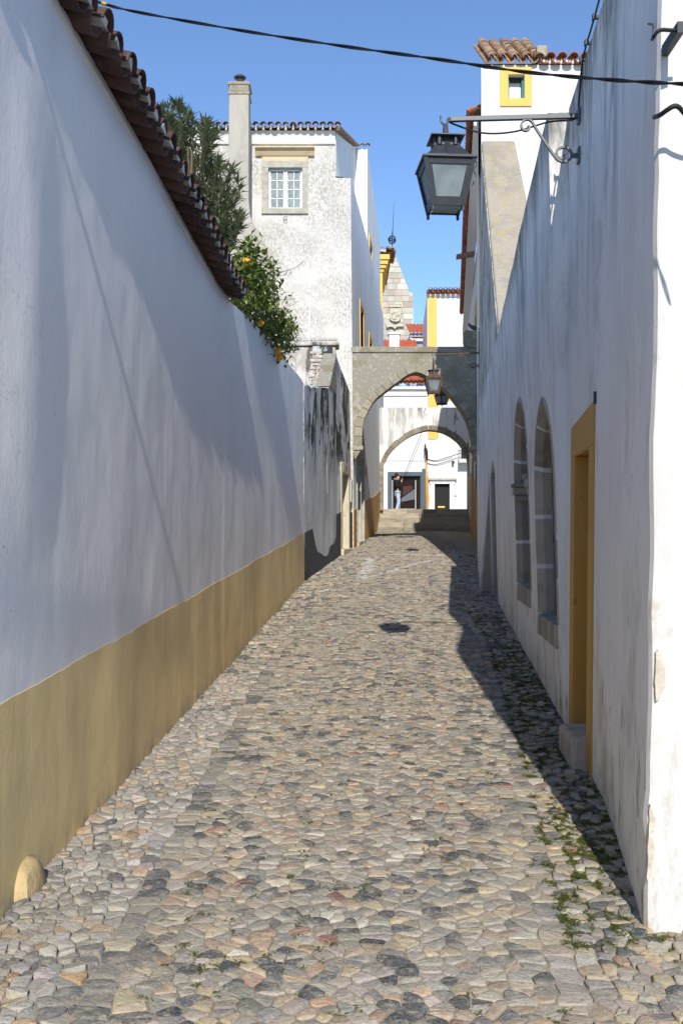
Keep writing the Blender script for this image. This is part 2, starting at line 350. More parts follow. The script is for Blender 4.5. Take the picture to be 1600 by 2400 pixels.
def glassy():
    nb = NB('frosted'); nb.l(nb.mix(nb.ramp(nb.noise((7,7,5), 6, .65), .35, .7), (.30,.37,.37), (.50,.57,.57)), nb.b.inputs['Base Color']); nb.b.inputs['Roughness'].default_value = .28
    nb.b.inputs['Specular IOR Level'].default_value = .5
    tr = nb.n('ShaderNodeBsdfTranslucent'); tr.inputs[0].default_value = (.55,.62,.62,1)
    mx = nb.n('ShaderNodeMixShader'); mx.inputs[0].default_value = .55
    nb.l(nb.b.outputs[0], mx.inputs[1]); nb.l(tr.outputs[0], mx.inputs[2]); nb.l(mx.outputs[0], nb.out.inputs[0])
glassy()
def leafy(name):   # let light through leaves
    m = M[name]; t = m.node_tree; b = [n for n in t.nodes if n.type == 'BSDF_PRINCIPLED'][0]; o = [n for n in t.nodes if n.type == 'OUTPUT_MATERIAL'][0]
    tr = t.nodes.new('ShaderNodeBsdfTranslucent'); mx = t.nodes.new('ShaderNodeMixShader'); mx.inputs[0].default_value = .38
    src = b.inputs['Base Color'].links
    if src: t.links.new(src[0].from_socket, tr.inputs[0])
    t.links.new(b.outputs[0], mx.inputs[1]); t.links.new(tr.outputs[0], mx.inputs[2]); t.links.new(mx.outputs[0], o.inputs[0])
for q in ('leaf_oleander', 'leaf_citrus', 'leaf_dry', 'moss'): leafy(q)
# ================================================================== SETTING: ground, street, plaza
XLT = [(-3,-1.67),(3.95,-1.318),(9.1,-1.061),(17.5,-.641),(23.2,-.10),(26,.303),(35.2,1.26),(37.3,1.48)]
XRT = [(-3,3.2),(3.80,3.2),(3.84,1.135),(5.4,1.385),(7.15,1.555),(10.2,1.83),(14.5,2.217),(15.88,2.34),(15.9,2.14),(19.5,2.6),(26,3.43),(27.2,3.65),(37.3,4.62)]
def XL(d): return interp(XLT, d)
def XR(d): return interp(XRT, d)
def gz(x, d):
    a, b = XL(d), min(XR(d), 1.135 if d < 3.84 else 9)
    t = min(max((x - a) / (b - a), 0), 1)
    return 0.06*d + 0.035*(1 - (2*t - 1)**2) + 0.012*noise.noise(Vector((x*1.1, d*.6, 4)))
g = MB(); g.add([(-300,-300,-.9),(300,-300,-.9),(300,600,-.9),(-300,600,-.9)], [(0,1,2,3)])
struct(g.build('ground', 'earth'))
s = MB(); rows = []; NXS = 14; d = -3.0
while d < 36.0:
    rows.append(d); d += .25
for d in rows:
    a, b = XL(d) - .12, XR(d) + .15
    for k in range(NXS + 1):
        x = lerp(a, b, k/NXS); s.v.append((x, d, gz(x, d) + .0005))
for i in range(len(rows)-1):
    for k in range(NXS): s.f.append((i*(NXS+1)+k, i*(NXS+1)+k+1, (i+1)*(NXS+1)+k+1, (i+1)*(NXS+1)+k))
street = struct(s.build('street', 'sand_joint', smooth=True))
ROOT['street'] = (0,0,0)
pz = 2.956
p = MB(); p.box(-30, 40, 37.25, 90, pz-.5, pz); struct(p.build('plaza_pavement', 'plaza_paving'))
# ---- cobbles: jittered rows -> Voronoi cells -> stones
def bandL(d): return interp([(2,-.84),(5.78,-.74),(10.2,-.62),(19.8,.20),(26,.75),(36,1.7)], d)
def bandR(d): return interp([(2,.62),(3.84,.80),(5.96,1.04),(10.8,1.50),(16,1.72),(26,2.95),(36,4.1)], d)
seeds = []   # x, d, zone
def frand(a, b): return R.uniform(a, b)
d = 2.6; r = 0
while d < 35.3:
    ry = .044 if d < 11 else .058
    rx = .088 if d < 11 else .11
    bl, br = bandL(d), bandR(d)
    x = bl + .09 + frand(0, rx)
    while x < br - .08:
        if R.random() > .08: seeds.append([x + frand(-.25,.25)*rx, d + frand(-.36,.36)*ry + .02*math.sin(x*3+d*.7) + .05*(x-.3)**2, 0]); x += rx*frand(.55, 1.55)
    r += 1; d += ry
for side in (0, 1):
    d = 2.6
    while d < 35.3:
        st = .058 if d < 11 else .08
        if side == 0: a, b = XL(d) - .04, bandL(d) - .085
        else: a, b = bandR(d) + .085, min(XR(d) + .05, 2.9)
        x = a + frand(0, st*.5)
        while x < b:
            seeds.append([x + frand(-.42,.42)*st, d + frand(-.42,.42)*st, 1]); x += st*frand(.8, 1.3)
        d += st
for fn in (bandL, bandR):
    d = 1.9
    while d < 35.3:
        seeds.append([fn(d) + frand(-.008,.008), d, 2]); d += frand(.055, .12)
hs = {}; CS = .12
for i, (x, d, zn) in enumerate(seeds): hs.setdefault((int(x//CS), int(d//CS)), []).append(i)
def cell(i):
    x0, y0, z0 = seeds[i]; s_ = .14
    poly = [(-s_,-s_),(s_,-s_),(s_,s_),(-s_,s_)]
    cx, cy = int(x0//CS), int(y0//CS); nb = []
    for a in range(cx-2, cx+3):
        for b in range(cy-2, cy+3):
            for j in hs.get((a, b), ()):
                if j != i:
                    dx, dy = seeds[j][0]-x0, seeds[j][1]-y0; q = dx*dx+dy*dy
                    if q > 1e-5: nb.append((q, dx, dy))
    nb.sort()
    rad = 2*s_*s_
    for q, dx, dy in nb[:22]:
        if q > 4*rad: break
        out = []; n = len(poly); pv = poly[-1]; ds = pv[0]*dx+pv[1]*dy - q/2
        for pt in poly:
            dc = pt[0]*dx+pt[1]*dy - q/2
            if dc <= 0:
                if ds > 0:
                    t = ds/(ds-dc); out.append((pv[0]+(pt[0]-pv[0])*t, pv[1]+(pt[1]-pv[1])*t))
                out.append(pt)
            elif ds <= 0:
                t = ds/(ds-dc); out.append((pv[0]+(pt[0]-pv[0])*t, pv[1]+(pt[1]-pv[1])*t))
            pv, ds = pt, dc
        poly = out
        if len(poly) < 3: return None
        rad = max(px*px+py*py for px, py in poly)
    return poly
def stone_col(zn, d, x):
    u = R.random()
    if zn == 1 and d < 9 and x < 0: pal = [(.55,(.36,.35,.34)),(.72,(.25,.25,.255)),(.84,(.38,.31,.23)),(.93,(.13,.135,.145)),(1,(.40,.28,.19))]
    else: pal = [(.36,(.335,.315,.28)),(.54,(.42,.345,.25)),(.70,(.22,.217,.21)),(.87,(.085,.091,.098)),(.945,(.36,.265,.19)),(.955,(.27,.145,.12)),(1,(.46,.43,.38))]
    if zn == 2 and x < bandL(d) + .05 and d < 13: pal = [(.36,(.12,.126,.135)),(.7,(.25,.245,.235)),(1,(.36,.32,.26))]
    elif zn == 2: pal = [(.35,(.13,.138,.148)),(.65,(.30,.29,.275)),(.9,(.36,.32,.26)),(1,(.42,.36,.28))]
    for q, c in pal:
        if u <= q: break
    k = frand(.68, 1.1)
    # worn white road paint on the stones
    if (abs(x - interp([(17.6,.36),(22.8,.66)], d)) < .10 and 17.6 < d < 22.8 and R.random() < .75) or \
       (abs(d - interp([(.55,18.2),(1.8,21.6)], x)) < .13 and .5 < x < 1.9 and R.random() < .8) or \
       (abs(d - 23.6) < .12 and .9 < x < 2.7 and R.random() < .7):
        return (.50,.49,.465)
    return tuple(min(.7, q*k*frand(.95,1.05)*t) for q, t in zip(c, (1.10,1.04,.93)))
joints = []
def stone(mb, i, near):
    poly = cell(i)
    if not poly: return False
    x0, d0, zn = seeds[i]
    A = 0; cx = cy = 0
    n = len(poly)
    for k in range(n):
        a, b = poly[k], poly[(k+1) % n]; q = a[0]*b[1]-b[0]*a[1]; A += q; cx += (a[0]+b[0])*q; cy += (a[1]+b[1])*q
    if abs(A) < 2e-4: return False
    cx /= 3*A; cy /= 3*A
    if x0 > bandR(d0) - .05 and d0 < 14:
        for k in (R.randrange(n), R.randrange(n)): joints.append((x0+poly[k][0], d0+poly[k][1], zn))
    elif near and R.random() < .6:
        k = R.randrange(n); joints.append((x0+poly[k][0], d0+poly[k][1], zn))
    elif not near and R.random() < .4:
        k = R.randrange(n); joints.append((x0+poly[k][0], d0+poly[k][1], zn))
    gap = frand(.001, .0045)
    rad = math.sqrt(abs(A)/2/math.pi*2)
    ring = [(cx+(a-cx)*(1-gap/rad), cy+(b-cy)*(1-gap/rad)) for a, b in poly]
    if near or d0 < 8:
        m = len(ring); sm = []
        for k in range(m):
            a, b = ring[k], ring[(k+1) % m]; t = frand(.12,.27)
            sm += [(a[0]+(b[0]-a[0])*t, a[1]+(b[1]-a[1])*t), (a[0]+(b[0]-a[0])*(1-t), a[1]+(b[1]-a[1])*(1-t))]
        ring = sm
    m = len(ring)
    h = frand(.001, .008) + (frand(0, .014) if zn == 1 else 0)
    tx, ty = frand(-.10,.10), frand(-.10,.10)
    if zn == 1: tx *= 2; ty *= 2
    dome = frand(.0008, .0045)
    base = gz(x0, d0)
    def V(p, s_, z):
        px, py = cx+(p[0]-cx)*s_, cy+(p[1]-cy)*s_
        return (x0+px, d0+py, base + .06*(py) + z + tx*px + ty*py)
    vs = [V(p, 1.0, -.03) for p in ring] + [V(p, .985, h + frand(-.003,.0015)) for p in ring]
    fs = [(k, (k+1) % m, m+(k+1) % m, m+k) for k in range(m)]
    if near or d0 < 8:
        vs += [V(p, .90, h + dome*.62 + frand(-.002,.002)) for p in ring] + [V(p, .55, h + dome + frand(-.003,.003)) for p in ring] + [V((cx, cy), 1, h + dome*1.05)]
        for L in (1, 2): fs += [(L*m+k, L*m+(k+1) % m, (L+1)*m+(k+1) % m, (L+1)*m+k) for k in range(m)]
        fs += [(3*m+k, 3*m+(k+1) % m, 4*m) for k in range(m)]
    else:
        vs += [V(p, .72, h + dome) for p in ring]
        fs += [(m+k, m+(k+1) % m, 2*m+(k+1) % m, 2*m+k) for k in range(m)] + [tuple(2*m+k for k in range(m))]
    mb.add(vs, fs)
    if mb.c is None: mb.c = []
    c = stone_col(zn, d0, x0); mb.c += [c]*len(vs)
    return True
order = sorted(range(len(seeds)), key=lambda i: seeds[i][1])
order = [i for i in order if seeds[i][0] < 3.0 and XL(seeds[i][1]) - .08 < seeds[i][0] < XR(seeds[i][1]) + .08]
vis = [i for i in order if seeds[i][1] > 3.22 and abs(seeds[i][0]) < seeds[i][1]*.336]
single = set(vis[:285])
rest = MB()
for i in order:
    if i in single:
        mb = MB()
        if stone(mb, i, True):
            o = mb.build('cobblestone', 'cobble', None, smooth=2)
            o.parent = street
    else: stone(rest, i, False)
o = stuff(rest.build('cobblestones', 'cobble', None, smooth=True)); o.parent = street
# ---- weeds in the joints
wd = MB()
def tuft(x, d, sc, n):
    z = gz(x, d) + .007
    for _ in range(n):
        a = frand(0, 6.28); rr = frand(0, .030)*sc; l = frand(.006, .013)*sc; h = frand(.002,.010)*sc
        px, py = x + rr*math.cos(a), d + rr*math.sin(a)
        b = frand(0, 6.28); ux, uy = math.cos(b)*l, math.sin(b)*l
        wd.add([(px-ux*.5-uy*.3, py-uy*.5+ux*.3, z+h*.5), (px-ux*.5+uy*.3, py-uy*.5-ux*.3, z+h*.6), (px+ux, py+uy, z+h*.8+frand(0,.002)*sc)], [(0,1,2)])
for x, d, zn in joints:
    br = bandR(d)
    if x > br - .02 and 3.7 < d < 13.5:
        pr = .95 if x > br + .07 else .5
        dens = noise.noise(Vector((x*3, d*1.6, 9)))
        if R.random() < pr and dens > frand(-.6, .0): tuft(x, d, frand(.8, 1.6), R.randrange(26, 60))
    elif d < 20 and noise.noise(Vector((x*1.7, d*.9, 2))) > -.05 and R.random() < .42: tuft(x, d, frand(.6, 1.25), R.randrange(8, 20))
    elif 12 < d < 19 and x < bandL(d) and R.random() < .5: tuft(x, d, frand(1, 2), 20)
for _ in range(500):
    d = frand(3.85, 11.5); br = bandR(d); x = lerp(br + .02, XR(d), R.random()**.8)
    if noise.noise(Vector((x*3, d*1.6, 9))) > -.04: tuft(x, d, frand(.9, 1.8), R.randrange(30, 56))
stuff(tag(wd.build('weeds', 'moss'), 'low green weeds growing in the joints along the shaded wall', 'weeds'))
# litter
lf = MB(); c = P(1156, 1567, 9.36); z = gz(c.x, 9.36) + .03
lf.add([(c.x-.05,9.33,z),(c.x,9.29,z+.02),(c.x+.06,9.37,z+.008),(c.x,9.42,z+.025)], [(0,1,2,3)])
tag(lf.build('fallen_leaf', 'leaf_dry'), 'single dry reddish leaf lying on the cobbles', 'leaf')
# round drain cover
dc = MB(); dx, dd = .98, 31.5; dc.lathe([(.0001,.025),(.28,.025),(.30,.015),(.30,-.02)], (1.95, 31.3, gz(1.95, 31.3)), 20)
tag(dc.build('drain_cover', 'plastic_grey'), 'dark round drain cover set in the cobbles below the steps', 'drain cover')
# ---- stone steps under the second arch
st = T('stone_steps', 'broad weathered stone steps at the top of the cobbled street', 'steps', (2.9, 35.2, 2.1))
z0 = ground(35.1)
for k in range(5):
    za = z0 + (pz - z0)/5*k; zb = z0 + (pz - z0)/5*(k+1); ya = 35.1 + .42*k
    xs = [1.15 + .045*k] ; xe = 4.62
    while xs[-1] < xe - .9: xs.append(xs[-1] + frand(.75, 1.5))
    xs[-1] = xe
    for a, b in zip(xs, xs[1:]):
        mb = MB(); e = frand(-.012, .012); mb.box(a + .004, b - .004, ya + e, ya + 2.6 - .42*k if k == 4 else ya + .55, za - (.25 if k == 0 else .05), zb + frand(-.004,.004))
        mb.build('step_slab', 'step_stone', st, bevel=.012)

# ================================================================== LEFT: garden wall
def WL(d): return -1.516 + .05*d
WTOP = [(-3,4.12),(4.7,4.14),(6.3,4.08),(8.9,3.93),(9.45,3.95),(10.5,4.06),(12.4,4.2),(14.3,4.28),(16.5,4.42),(17.5,4.46)]
def bulge(d, h):
    n = noise.noise
    f = min(1, max(0, h/.4))
    rg_ = .026*math.exp(-((d-4.28)/.26)**2)*max(0, 1-((h-2.45)/1.1)**2) if 3.4 < d < 5.2 and h < 3.5 else 0
    return rg_ + (.014*n(Vector((d*.55, h*.35, 1.0))) + .0075*n(Vector((d*1.7, h*.9, 7))) + .0034*n(Vector((d*4.2, h*2.6, 3)))
            + .0014*n(Vector((d*11, h*8, 5))) + .0006*n(Vector((d*40, h*22, 5)))) * (1 if d > 2 else .5) + (.007*min(1, max(0, (d-9.1)/.05)) if h < 1.3 else .007*min(1, max(0, (d-9.1)/.05))*max(0, 1-(h-1.3)/.8))
wall = T('garden_wall', 'long tall white plastered wall with ochre base band and tile coping', 'wall', (WL(10), 10, .6))
ds = []; d = -3.0
while d < 17.5:
    ds.append(d); d += (.3 if d < 3 else .035 if d < 8 else .06)
ds.append(17.5)
DH = .84
def wgrid(name, mt, h0, h1fn, nh, off, lip):
    mb = MB(); n = nh + 1
    for d in ds:
        zg = ground(d); top = h1fn(d)
        for k in range(n):
            z = lerp(zg + h0, top, k/nh); h = z - zg
            mb.v.append((WL(d) + bulge(d, h) + off + (.0018*noise.noise(Vector((d*2, h*9, 2))) if lip else 0), d, z))
    for i in range(len(ds)-1):
        for k in range(nh): mb.f.append((i*n+k, (i+1)*n+k, (i+1)*n+k+1, i*n+k+1))
    m = len(mb.v)
    # back and top
    for d in ds: mb.v += [(WL(d) - .42, d, ground(d) + h0), (WL(d) - .42, d, h1fn(d) + (0 if lip else .03))]
    for i in range(len(ds)-1):
        a = m + 2*i; mb.f += [(a, a+1, a+3, a+2), (i*n+nh, (i+1)*n+nh, a+3, a+1), (i*n, a, a+2, (i+1)*n)]
    L = len(ds)-1
    mb.f += [tuple([L*n+k for k in range(n)] + [m+2*L+1, m+2*L]), tuple([k for k in range(n)][::-1] + [m, m+1])]
    return mb.build(name, mt, wall, smooth=2)
wgrid('white_plaster', 'left_white', DH - .03, lambda d: interp(WTOP, d), 62, 0, False)
wgrid('base_band', 'ochre_dado', -.25, lambda d: ground(d) + DH + .012*noise.noise(Vector((d*1.1,0,8))) + .005*noise.noise(Vector((d*6,0,8))), 18, .0025, True)
# painted boulder at the foot
bo = MB(); bo.sphere((0,0,0), 1, 12)
for i, v in enumerate(bo.v):
    q = Vector(v); n = 1 + .14*noise.noise(q*1.7) + .09*noise.noise(q*4) + .04*noise.noise(q*9)
    bo.v[i] = (WL(4.25) - .01 + q.x*.08*n, 4.25 + q.y*.16*n, ground(4.25) + .0 + q.z*.15*n)
bo.build('boulder', 'ochre_rock', wall, smooth=2)
# tiles
def tile_mesh(name, mt, L=.40, r0=.085, r1=.066, th=.013, up=True, n=8):
    mb = MB()
    for j, (y, r) in enumerate(((0, r0), (L, r1))):
        for rr in (r, r - th):
            for k in range(n + 1):
                a = math.pi*k/n; x = math.cos(a)*rr; z = math.sin(a)*rr*.86
                mb.v.append((x, y, z if up else -z))
    q = n + 1
    for k in range(n):
        mb.f += [(k, k+1, 2*q+k+1, 2*q+k), (q+k, 3*q+k, 3*q+k+1, q+k+1), (k, q+k, q+k+1, k+1), (2*q+k, 2*q+k+1, 3*q+k+1, 3*q+k)]
    mb.f += [(0, 2*q, 3*q, q), (n, q+n, 3*q+n, 2*q+n)]
    o = mb.build(name, mt, None, smooth=2); me = o.data; bpy.data.objects.remove(o); return me
TM = {}
for k, mt in (('brown','brown_tile'),('old','old_tile'),('clay','clay_tile')):
    TM[k+'c'] = tile_mesh('cover_tile', mt); TM[k+'u'] = tile_mesh('channel_tile', mt, up=False)
def put_tile(kind, pos, inward, slope, parent, roll=0, sc=1.0, name='roof_tile'):
    o = bpy.data.objects.new(name, TM[kind]); COL.objects.link(o)
    iv = Vector((inward[0], inward[1], 0)).normalized()
    y = (iv*math.cos(slope) + Vector((0,0,1))*math.sin(slope)).normalized()
    x = y.cross(Vector((0,0,1))).normalized(); z = x.cross(y)
    if roll: q = Matrix.Rotation(roll, 3, y); x = q @ x; z = q @ z
    m = Matrix((x*sc, y*sc, z*sc)).transposed().to_4x4(); m.translation = Vector(pos)
    o.matrix_basis = m; adopt(o, parent); return o
EO = [(-3,.03),(3.6,.03),(5.2,.15),(9.5,.155)]
d = 3.3; k = 0
mor = MB()
while d < 9.42:
    ov = clampi(EO, d); zt = interp(WTOP, d); x = WL(d)
    put_tile('brownu', (x + ov + frand(-.012,.012), d, zt + .055 + frand(-.006,.006)), (-1, .05), math.radians(15), wall, frand(-.06,.06), 1.02)
    put_tile('brownc', (x + ov + .01 + frand(-.012,.012), d + .0975, zt + .075 + frand(-.006,.006)), (-1, .05), math.radians(15), wall, frand(-.06,.06), 1.0)
    # lime mortar closing the end of the cover tile
    c = Vector((x + ov - .0, d + .0975, zt + .075)); n = 7
    pts = [c + Vector((frand(-.004,.012), math.cos(math.pi*j/n)*.062, math.sin(math.pi*j/n)*.05)) for j in range(n+1)]
    mor.prism(pts, (-.12, 0, .02))
    d += .195; k += 1
mor.build('tile_mortar', 'lime_mortar', wall)
cp = MB()   # mortar bed under the tiles
for a, b in zip(range(0, 32), range(1, 33)):
    da, db = 3.2 + a*.195, 3.2 + b*.195
    f = lambda d, o, z: (WL(d) + o, d, interp(WTOP, d) + z)
    cp.hexa([f(da,-.42,.03), f(da,.012,-.03), f(db,.012,-.03), f(db,-.42,.03), f(da,-.42,.16), f(da,.0,.03), f(db,.0,.03), f(db,-.42,.16)])
cp.build('coping_bed', 'lime_mortar', wall)

# ---- plants behind the wall
def leaf(mb, p, dr, up, L, wd_, fold=.25):
    dr = dr.normalized(); sd = dr.cross(up)
    if sd.length < 1e-3: sd = dr.cross(Vector((1,0,0)))
    sd.normalize(); nn = sd.cross(dr)
    a = p + dr*(L*.45) + sd*(wd_/2) + nn*(wd_*fold); b = p + dr*(L*.45) - sd*(wd_/2) + nn*(wd_*fold); m_ = p + dr*(L*.5); t = p + dr*L - nn*(L*.08)
    mb.add([p, a, m_, b, t], [(0,2,1),(0,3,2),(1,2,4),(2,3,4)])
ol = T('oleander_shrub', 'tall oleander with narrow dark leaves rising behind the white wall', 'shrub', (-1.75, 11.5, .7))
cr = MB(); stx = MB()
tops = []
for _ in range(150):
    u = R.random()
    # target point in picture space then depth
    px = frand(352, 566); lo = interp([(350,330),(400,440),(470,580),(520,600),(566,560)], px); hi = interp([(350,275),(385,250),(420,245),(470,275),(500,300),(535,390),(566,430)], px)
    py = lerp(hi, lo, R.random()**1.1)
    if 480 < px < 540 and 330 < py < 375: continue
    dd = frand(10.6, 12.6); tops.append(P(px, py, dd))
for t in tops:
    b = Vector((lerp(t.x, -1.62, .55), lerp(t.y, 11.5, .5), t.z - frand(.35, .6)))
    pts = smoothpts([b, (b+t)/2 + Vector((frand(-.05,.05), frand(-.05,.05), .03)), t], 5)
    stx.tube(pts, [.006*(1 - .6*i/len(pts)) for i in range(len(pts))], 4, False)
    for i, q in enumerate(pts[2:]):
        for w_ in range(3):
            a = frand(0, 6.28); e = frand(.15, 1.2)
            dr = Vector((math.cos(a)*math.cos(e), math.sin(a)*math.cos(e), math.sin(e)))
            leaf(cr, q, dr, Vector((frand(-.3,.3),frand(-.3,.3),1)), frand(.10,.19), frand(.02,.034))
    for w_ in range(11):
        a = frand(0, 6.28); e = frand(.5, 1.45)
        leaf(cr, t, Vector((math.cos(a)*math.cos(e), math.sin(a)*math.cos(e), math.sin(e))), Vector((0,.2,1)), frand(.08,.15), frand(.013,.021))
for k in range(7):
    b = Vector((-1.7 + frand(-.15,.15), 11.5 + frand(-.4,.4), .75)); t = R.choice(tops)
    stx.tube(smoothpts([b, lerp(b, t, .5) + Vector((frand(-.1,.1),0,.4)), t - Vector((0,0,.3))], 6), .016, 5, False)
cr.build('crown', 'leaf_oleander', ol); stx.build('stems', 'stem', ol)
ci = T('orange_tree', 'bushy orange tree with a few ripe fruits spilling over the white wall', 'tree', (-1.5, 13.0, .8))
cr = MB(); stx = MB(); dry = MB()
blobs = [(585,600,11.6,34,.7),(560,640,11.2,36,.9),(610,640,12.0,40,.8),(555,690,11.0,34,.8),(600,700,11.8,44,1),(575,735,11.4,26,.8),(630,690,12.2,26,.6),
         (645,750,12.8,34,.9),(665,780,13.4,30,.9),(640,775,12.9,30,.9),(660,815,13.6,26,.9),(585,580,11.4,20,.5),(620,760,12.3,26,.8),(680,770,13.6,20,.6),(530,640,10.7,20,.8)]
blobs = [(a, b, c_ - .55, r_, e_) for a, b, c_, r_, e_ in blobs]
for bx, by, dd, rp, den in blobs:
    c = P(bx, by, dd); rad = rp/F*dd
    for _ in range(int(330*den*(rp/34)**2)):
        v = Vector((R.gauss(0,.5), R.gauss(0,.9), R.gauss(0,.5)))
        q = c + v*rad
        if q.x < WL(q.y) + .0 and q.z < interp(WTOP, q.y) - .02: continue
        if q.x > WL(q.y) + .32: q.x = WL(q.y) + frand(.1,.32)
        a = frand(0, 6.28); e = frand(-.9, .9)
        dr = Vector((math.cos(a)*math.cos(e), math.sin(a)*math.cos(e), math.sin(e))) + v.normalized()*.5
        leaf(cr, q, dr, Vector((frand(-.5,.5), -.3, 1)), frand(.065,.11), frand(.032,.052), .12)
    for _ in range(int(8*den)):
        q = c + Vector((R.gauss(0,.5), R.gauss(0,.6), R.gauss(0,.4)))*rad
        stx.tube([q, q + Vector((frand(-.12,.12), frand(-.1,.1), frand(-.05,.12)))], .004, 4, False)
base = Vector((-1.5, 13.0, .82))
for bx, by, dd, rp, den in blobs[::2]:
    t = P(bx, by, dd); mid = Vector((-1.42, lerp(13, dd, .5), 3.2))
    stx.tube(smoothpts([base, mid, t], 6), [.035]*6 + [.02]*4 + [.01]*3, 6, False)
# long bare sprigs reaching right
for pts in ([(625,655,11.7),(655,640,11.8),(690,628,11.9),(712,612,11.9)], [(640,700,12.4),(665,702,12.5),(690,700,12.5)], [(585,730,11.3),(600,752,11.4),(592,770,11.4)], [(612,770,12.2),(618,795,12.2)]):
    q = smoothpts([P(*a) for a in pts], 4); stx.tube(q, .0035, 4, False)
    for a in q[1:]:
        leaf(cr if pts[0][1] < 720 else dry, a, Vector((frand(-.3,.5), frand(-.5,.2), -1)), Vector((1,0,.2)), frand(.05,.085), frand(.025,.035), .1)
for a in [(640,730),(650,722),(615,772),(622,790),(626,798),(598,735)]:
    for _ in range(5): leaf(dry, P(a[0]+frand(-6,6), a[1]+frand(-6,6), 12.1), Vector((frand(-1,1), -.4, frand(-1,.3))), Vector((0,.3,1)), .07, .03)
cr.build('crown', 'leaf_citrus', ci); stx.build('branches', 'stem', ci); dry.build('dry_leaves', 'leaf_dry', ci)
for px, py, dd, rr in ((578,614,11.3,.042),(652,823,13.1,.042),(655,838,13.2,.04),(611,757,12.0,.036)):
    c = P(px, py, dd - .75); mb = MB(); mb.sphere(c, rr*1.08, 10); mb.build('orange', 'orange_skin', ci, smooth=True)
for px, y0, y1, dd, wd_ in ((473,494,548,10.4,.045),(565,596,640,11.1,.04)):
    a = P(px, y0, dd); mb = MB(); mb.box(a.x-wd_/2, a.x+wd_/2, dd-.012, dd+.012, 3.6, a.z)
    tag(mb.build('stake', 'white_paint', bevel=.003), 'white painted stake standing among the oleander leaves' if px < 500 else 'weathered pale stake standing among the orange tree leaves', 'stake')
# ================================================================== LEFT: old grey wall
def GX(d): return -.641 + .0985*(d - 17.5) if d < 23.3 else interp([(23.3,-.07),(25.95,.27)], d)
ow = T('old_wall', 'stained grey lime plastered wall with black streaks and dark base', 'wall', (-.3, 21, 1.2))
def strip(mb, pts, th):   # pts (X, d, zb, zt): wall with its face on X and thickness th towards -X
    n = len(pts)
    vs = []
    for X, d, zb, zt in pts: vs += [(X, d, zb), (X, d, zt), (X - th, d, zb), (X - th, d, zt)]
    fs = []
    for i in range(n - 1):
        a, b = 4*i, 4*i+4
        fs += [(a, b, b+1, a+1), (a+2, a+3, b+3, b+2), (a+1, b+1, b+3, a+3), (a, a+2, b+2, b)]
    fs += [(0,1,3,2), (4*n-4, 4*n-2, 4*n-1, 4*n-3)]
    return mb.add(vs, fs)
mb = MB(); pts = []
for i in range(0, 22):
    d = lerp(17.5, 22.8, i/21); pts.append((GX(d) + .015*noise.noise(Vector((d*1.5,2,0))), d, ground(d)-.3, interp([(17.5,4.42),(19,4.6),(21.5,4.98),(22.8,5.1)], d) + .05*noise.noise(Vector((d*2.3,7,0)))))
strip(mb, pts, .45); mb.build('low_wall', 'grey_old_wall', ow)
mb = MB()   # taller part with the door opening
outer = [(22.8, 1.1), (23.8, 1.1), (23.8, 3.44), (25.3, 3.44), (25.3, 1.1), (25.95, 1.1), (25.95, 5.55), (25.2,5.7), (24.3, 5.85), (23.5, 6.02), (22.8, 6.12)]
fn = lambda d, z: (GX(d) - .03*max(0, z-3.5), d, z)
face_holes(mb, outer, [], fn)
b = [Vector(fn(*q)) for q in outer]; n = len(b); mb.add(b + [q + Vector((-.45,0,0)) for q in b], [(i, (i+1) % n, n+(i+1) % n, n+i) for i in range(n)])
mb.build('tall_wall', 'grey_old_wall', ow)
mb = MB(); mb.box(-1.6, GX(22.8)-.006, 22.82, 23.25, 1.2, 6.1); mb.build('cross_wall', 'rough_grey', ow, bevel=.04)
mb = MB(); mb.prism([(-1.65,22.76,6.1),(-.05,22.76,6.12),(-.05,22.76,6.2),(-1.65,22.76,6.2)], (0,.6,0)); mb.build('coping', 'rough_grey', ow, bevel=.03)
mb = MB(); z = 5.0   # raking buttress
mb.prism([(GX(21.4)+.01,21.4,5.0),(GX(22.8)+.012,22.79,5.0),(GX(22.8)+.012,22.79,5.95)], (-.30,0,0)); mb.build('raking_buttress', 'arch_grey', ow, bevel=.02)
mb = MB()  # tapering drip scar
q = [fn(21.3,4.95), fn(22.0,4.98), fn(21.75,4.2), fn(21.2,3.3), fn(21.05,2.75), fn(20.98,3.2), fn(21.05,4.0)]
mb.prism([(a[0]+.012, a[1], a[2]) for a in q], (-.02,0,0)); mb.build('render_scar', 'rough_grey', ow)
for k in range(9):   # brick courses bared in the cross wall
    for j in range(2):
        bx = MB(); x0 = -.70 + j*.135 + (.06 if k % 2 else 0); bx.box(x0, x0+.125, 22.80-frand(0,.012), 22.86, 5.25+k*.085, 5.25+k*.085+.06); bx.build('brick', 'brick_red', ow, bevel=.006)
dd = MB(); top = [(17.55,.84),(18.6,.86),(18.9,.62),(19.3,.40),(19.9,.32),(20.5,.22),(21.0,.20),(21.6,.36),(22.3,.38),(22.7,.50),(22.75,.98),(23.7,1.02)]
poly = [(GX(d)+.012, d, ground(d)-.1) for d in (17.55, 20.5, 23.7)] + [(GX(d)+.012 + .0, d, ground(d)+h) for d, h in reversed(top)]
dd.prism(poly, (-.03,0,0)); dd.build('dark_base', 'black_dado', ow)
dd = MB(); dd.hexa([(GX(25.35)-.01,25.35,1.2),(GX(25.35)+.014,25.35,1.2),(GX(25.9)+.014,25.9,1.2),(GX(25.9)-.01,25.9,1.2),(GX(25.35)-.01,25.35,2.5),(GX(25.35)+.014,25.35,2.5),(GX(25.9)+.014,25.9,2.5),(GX(25.9)-.01,25.9,2.5)]); dd.build('dark_base', 'black_dado', ow)
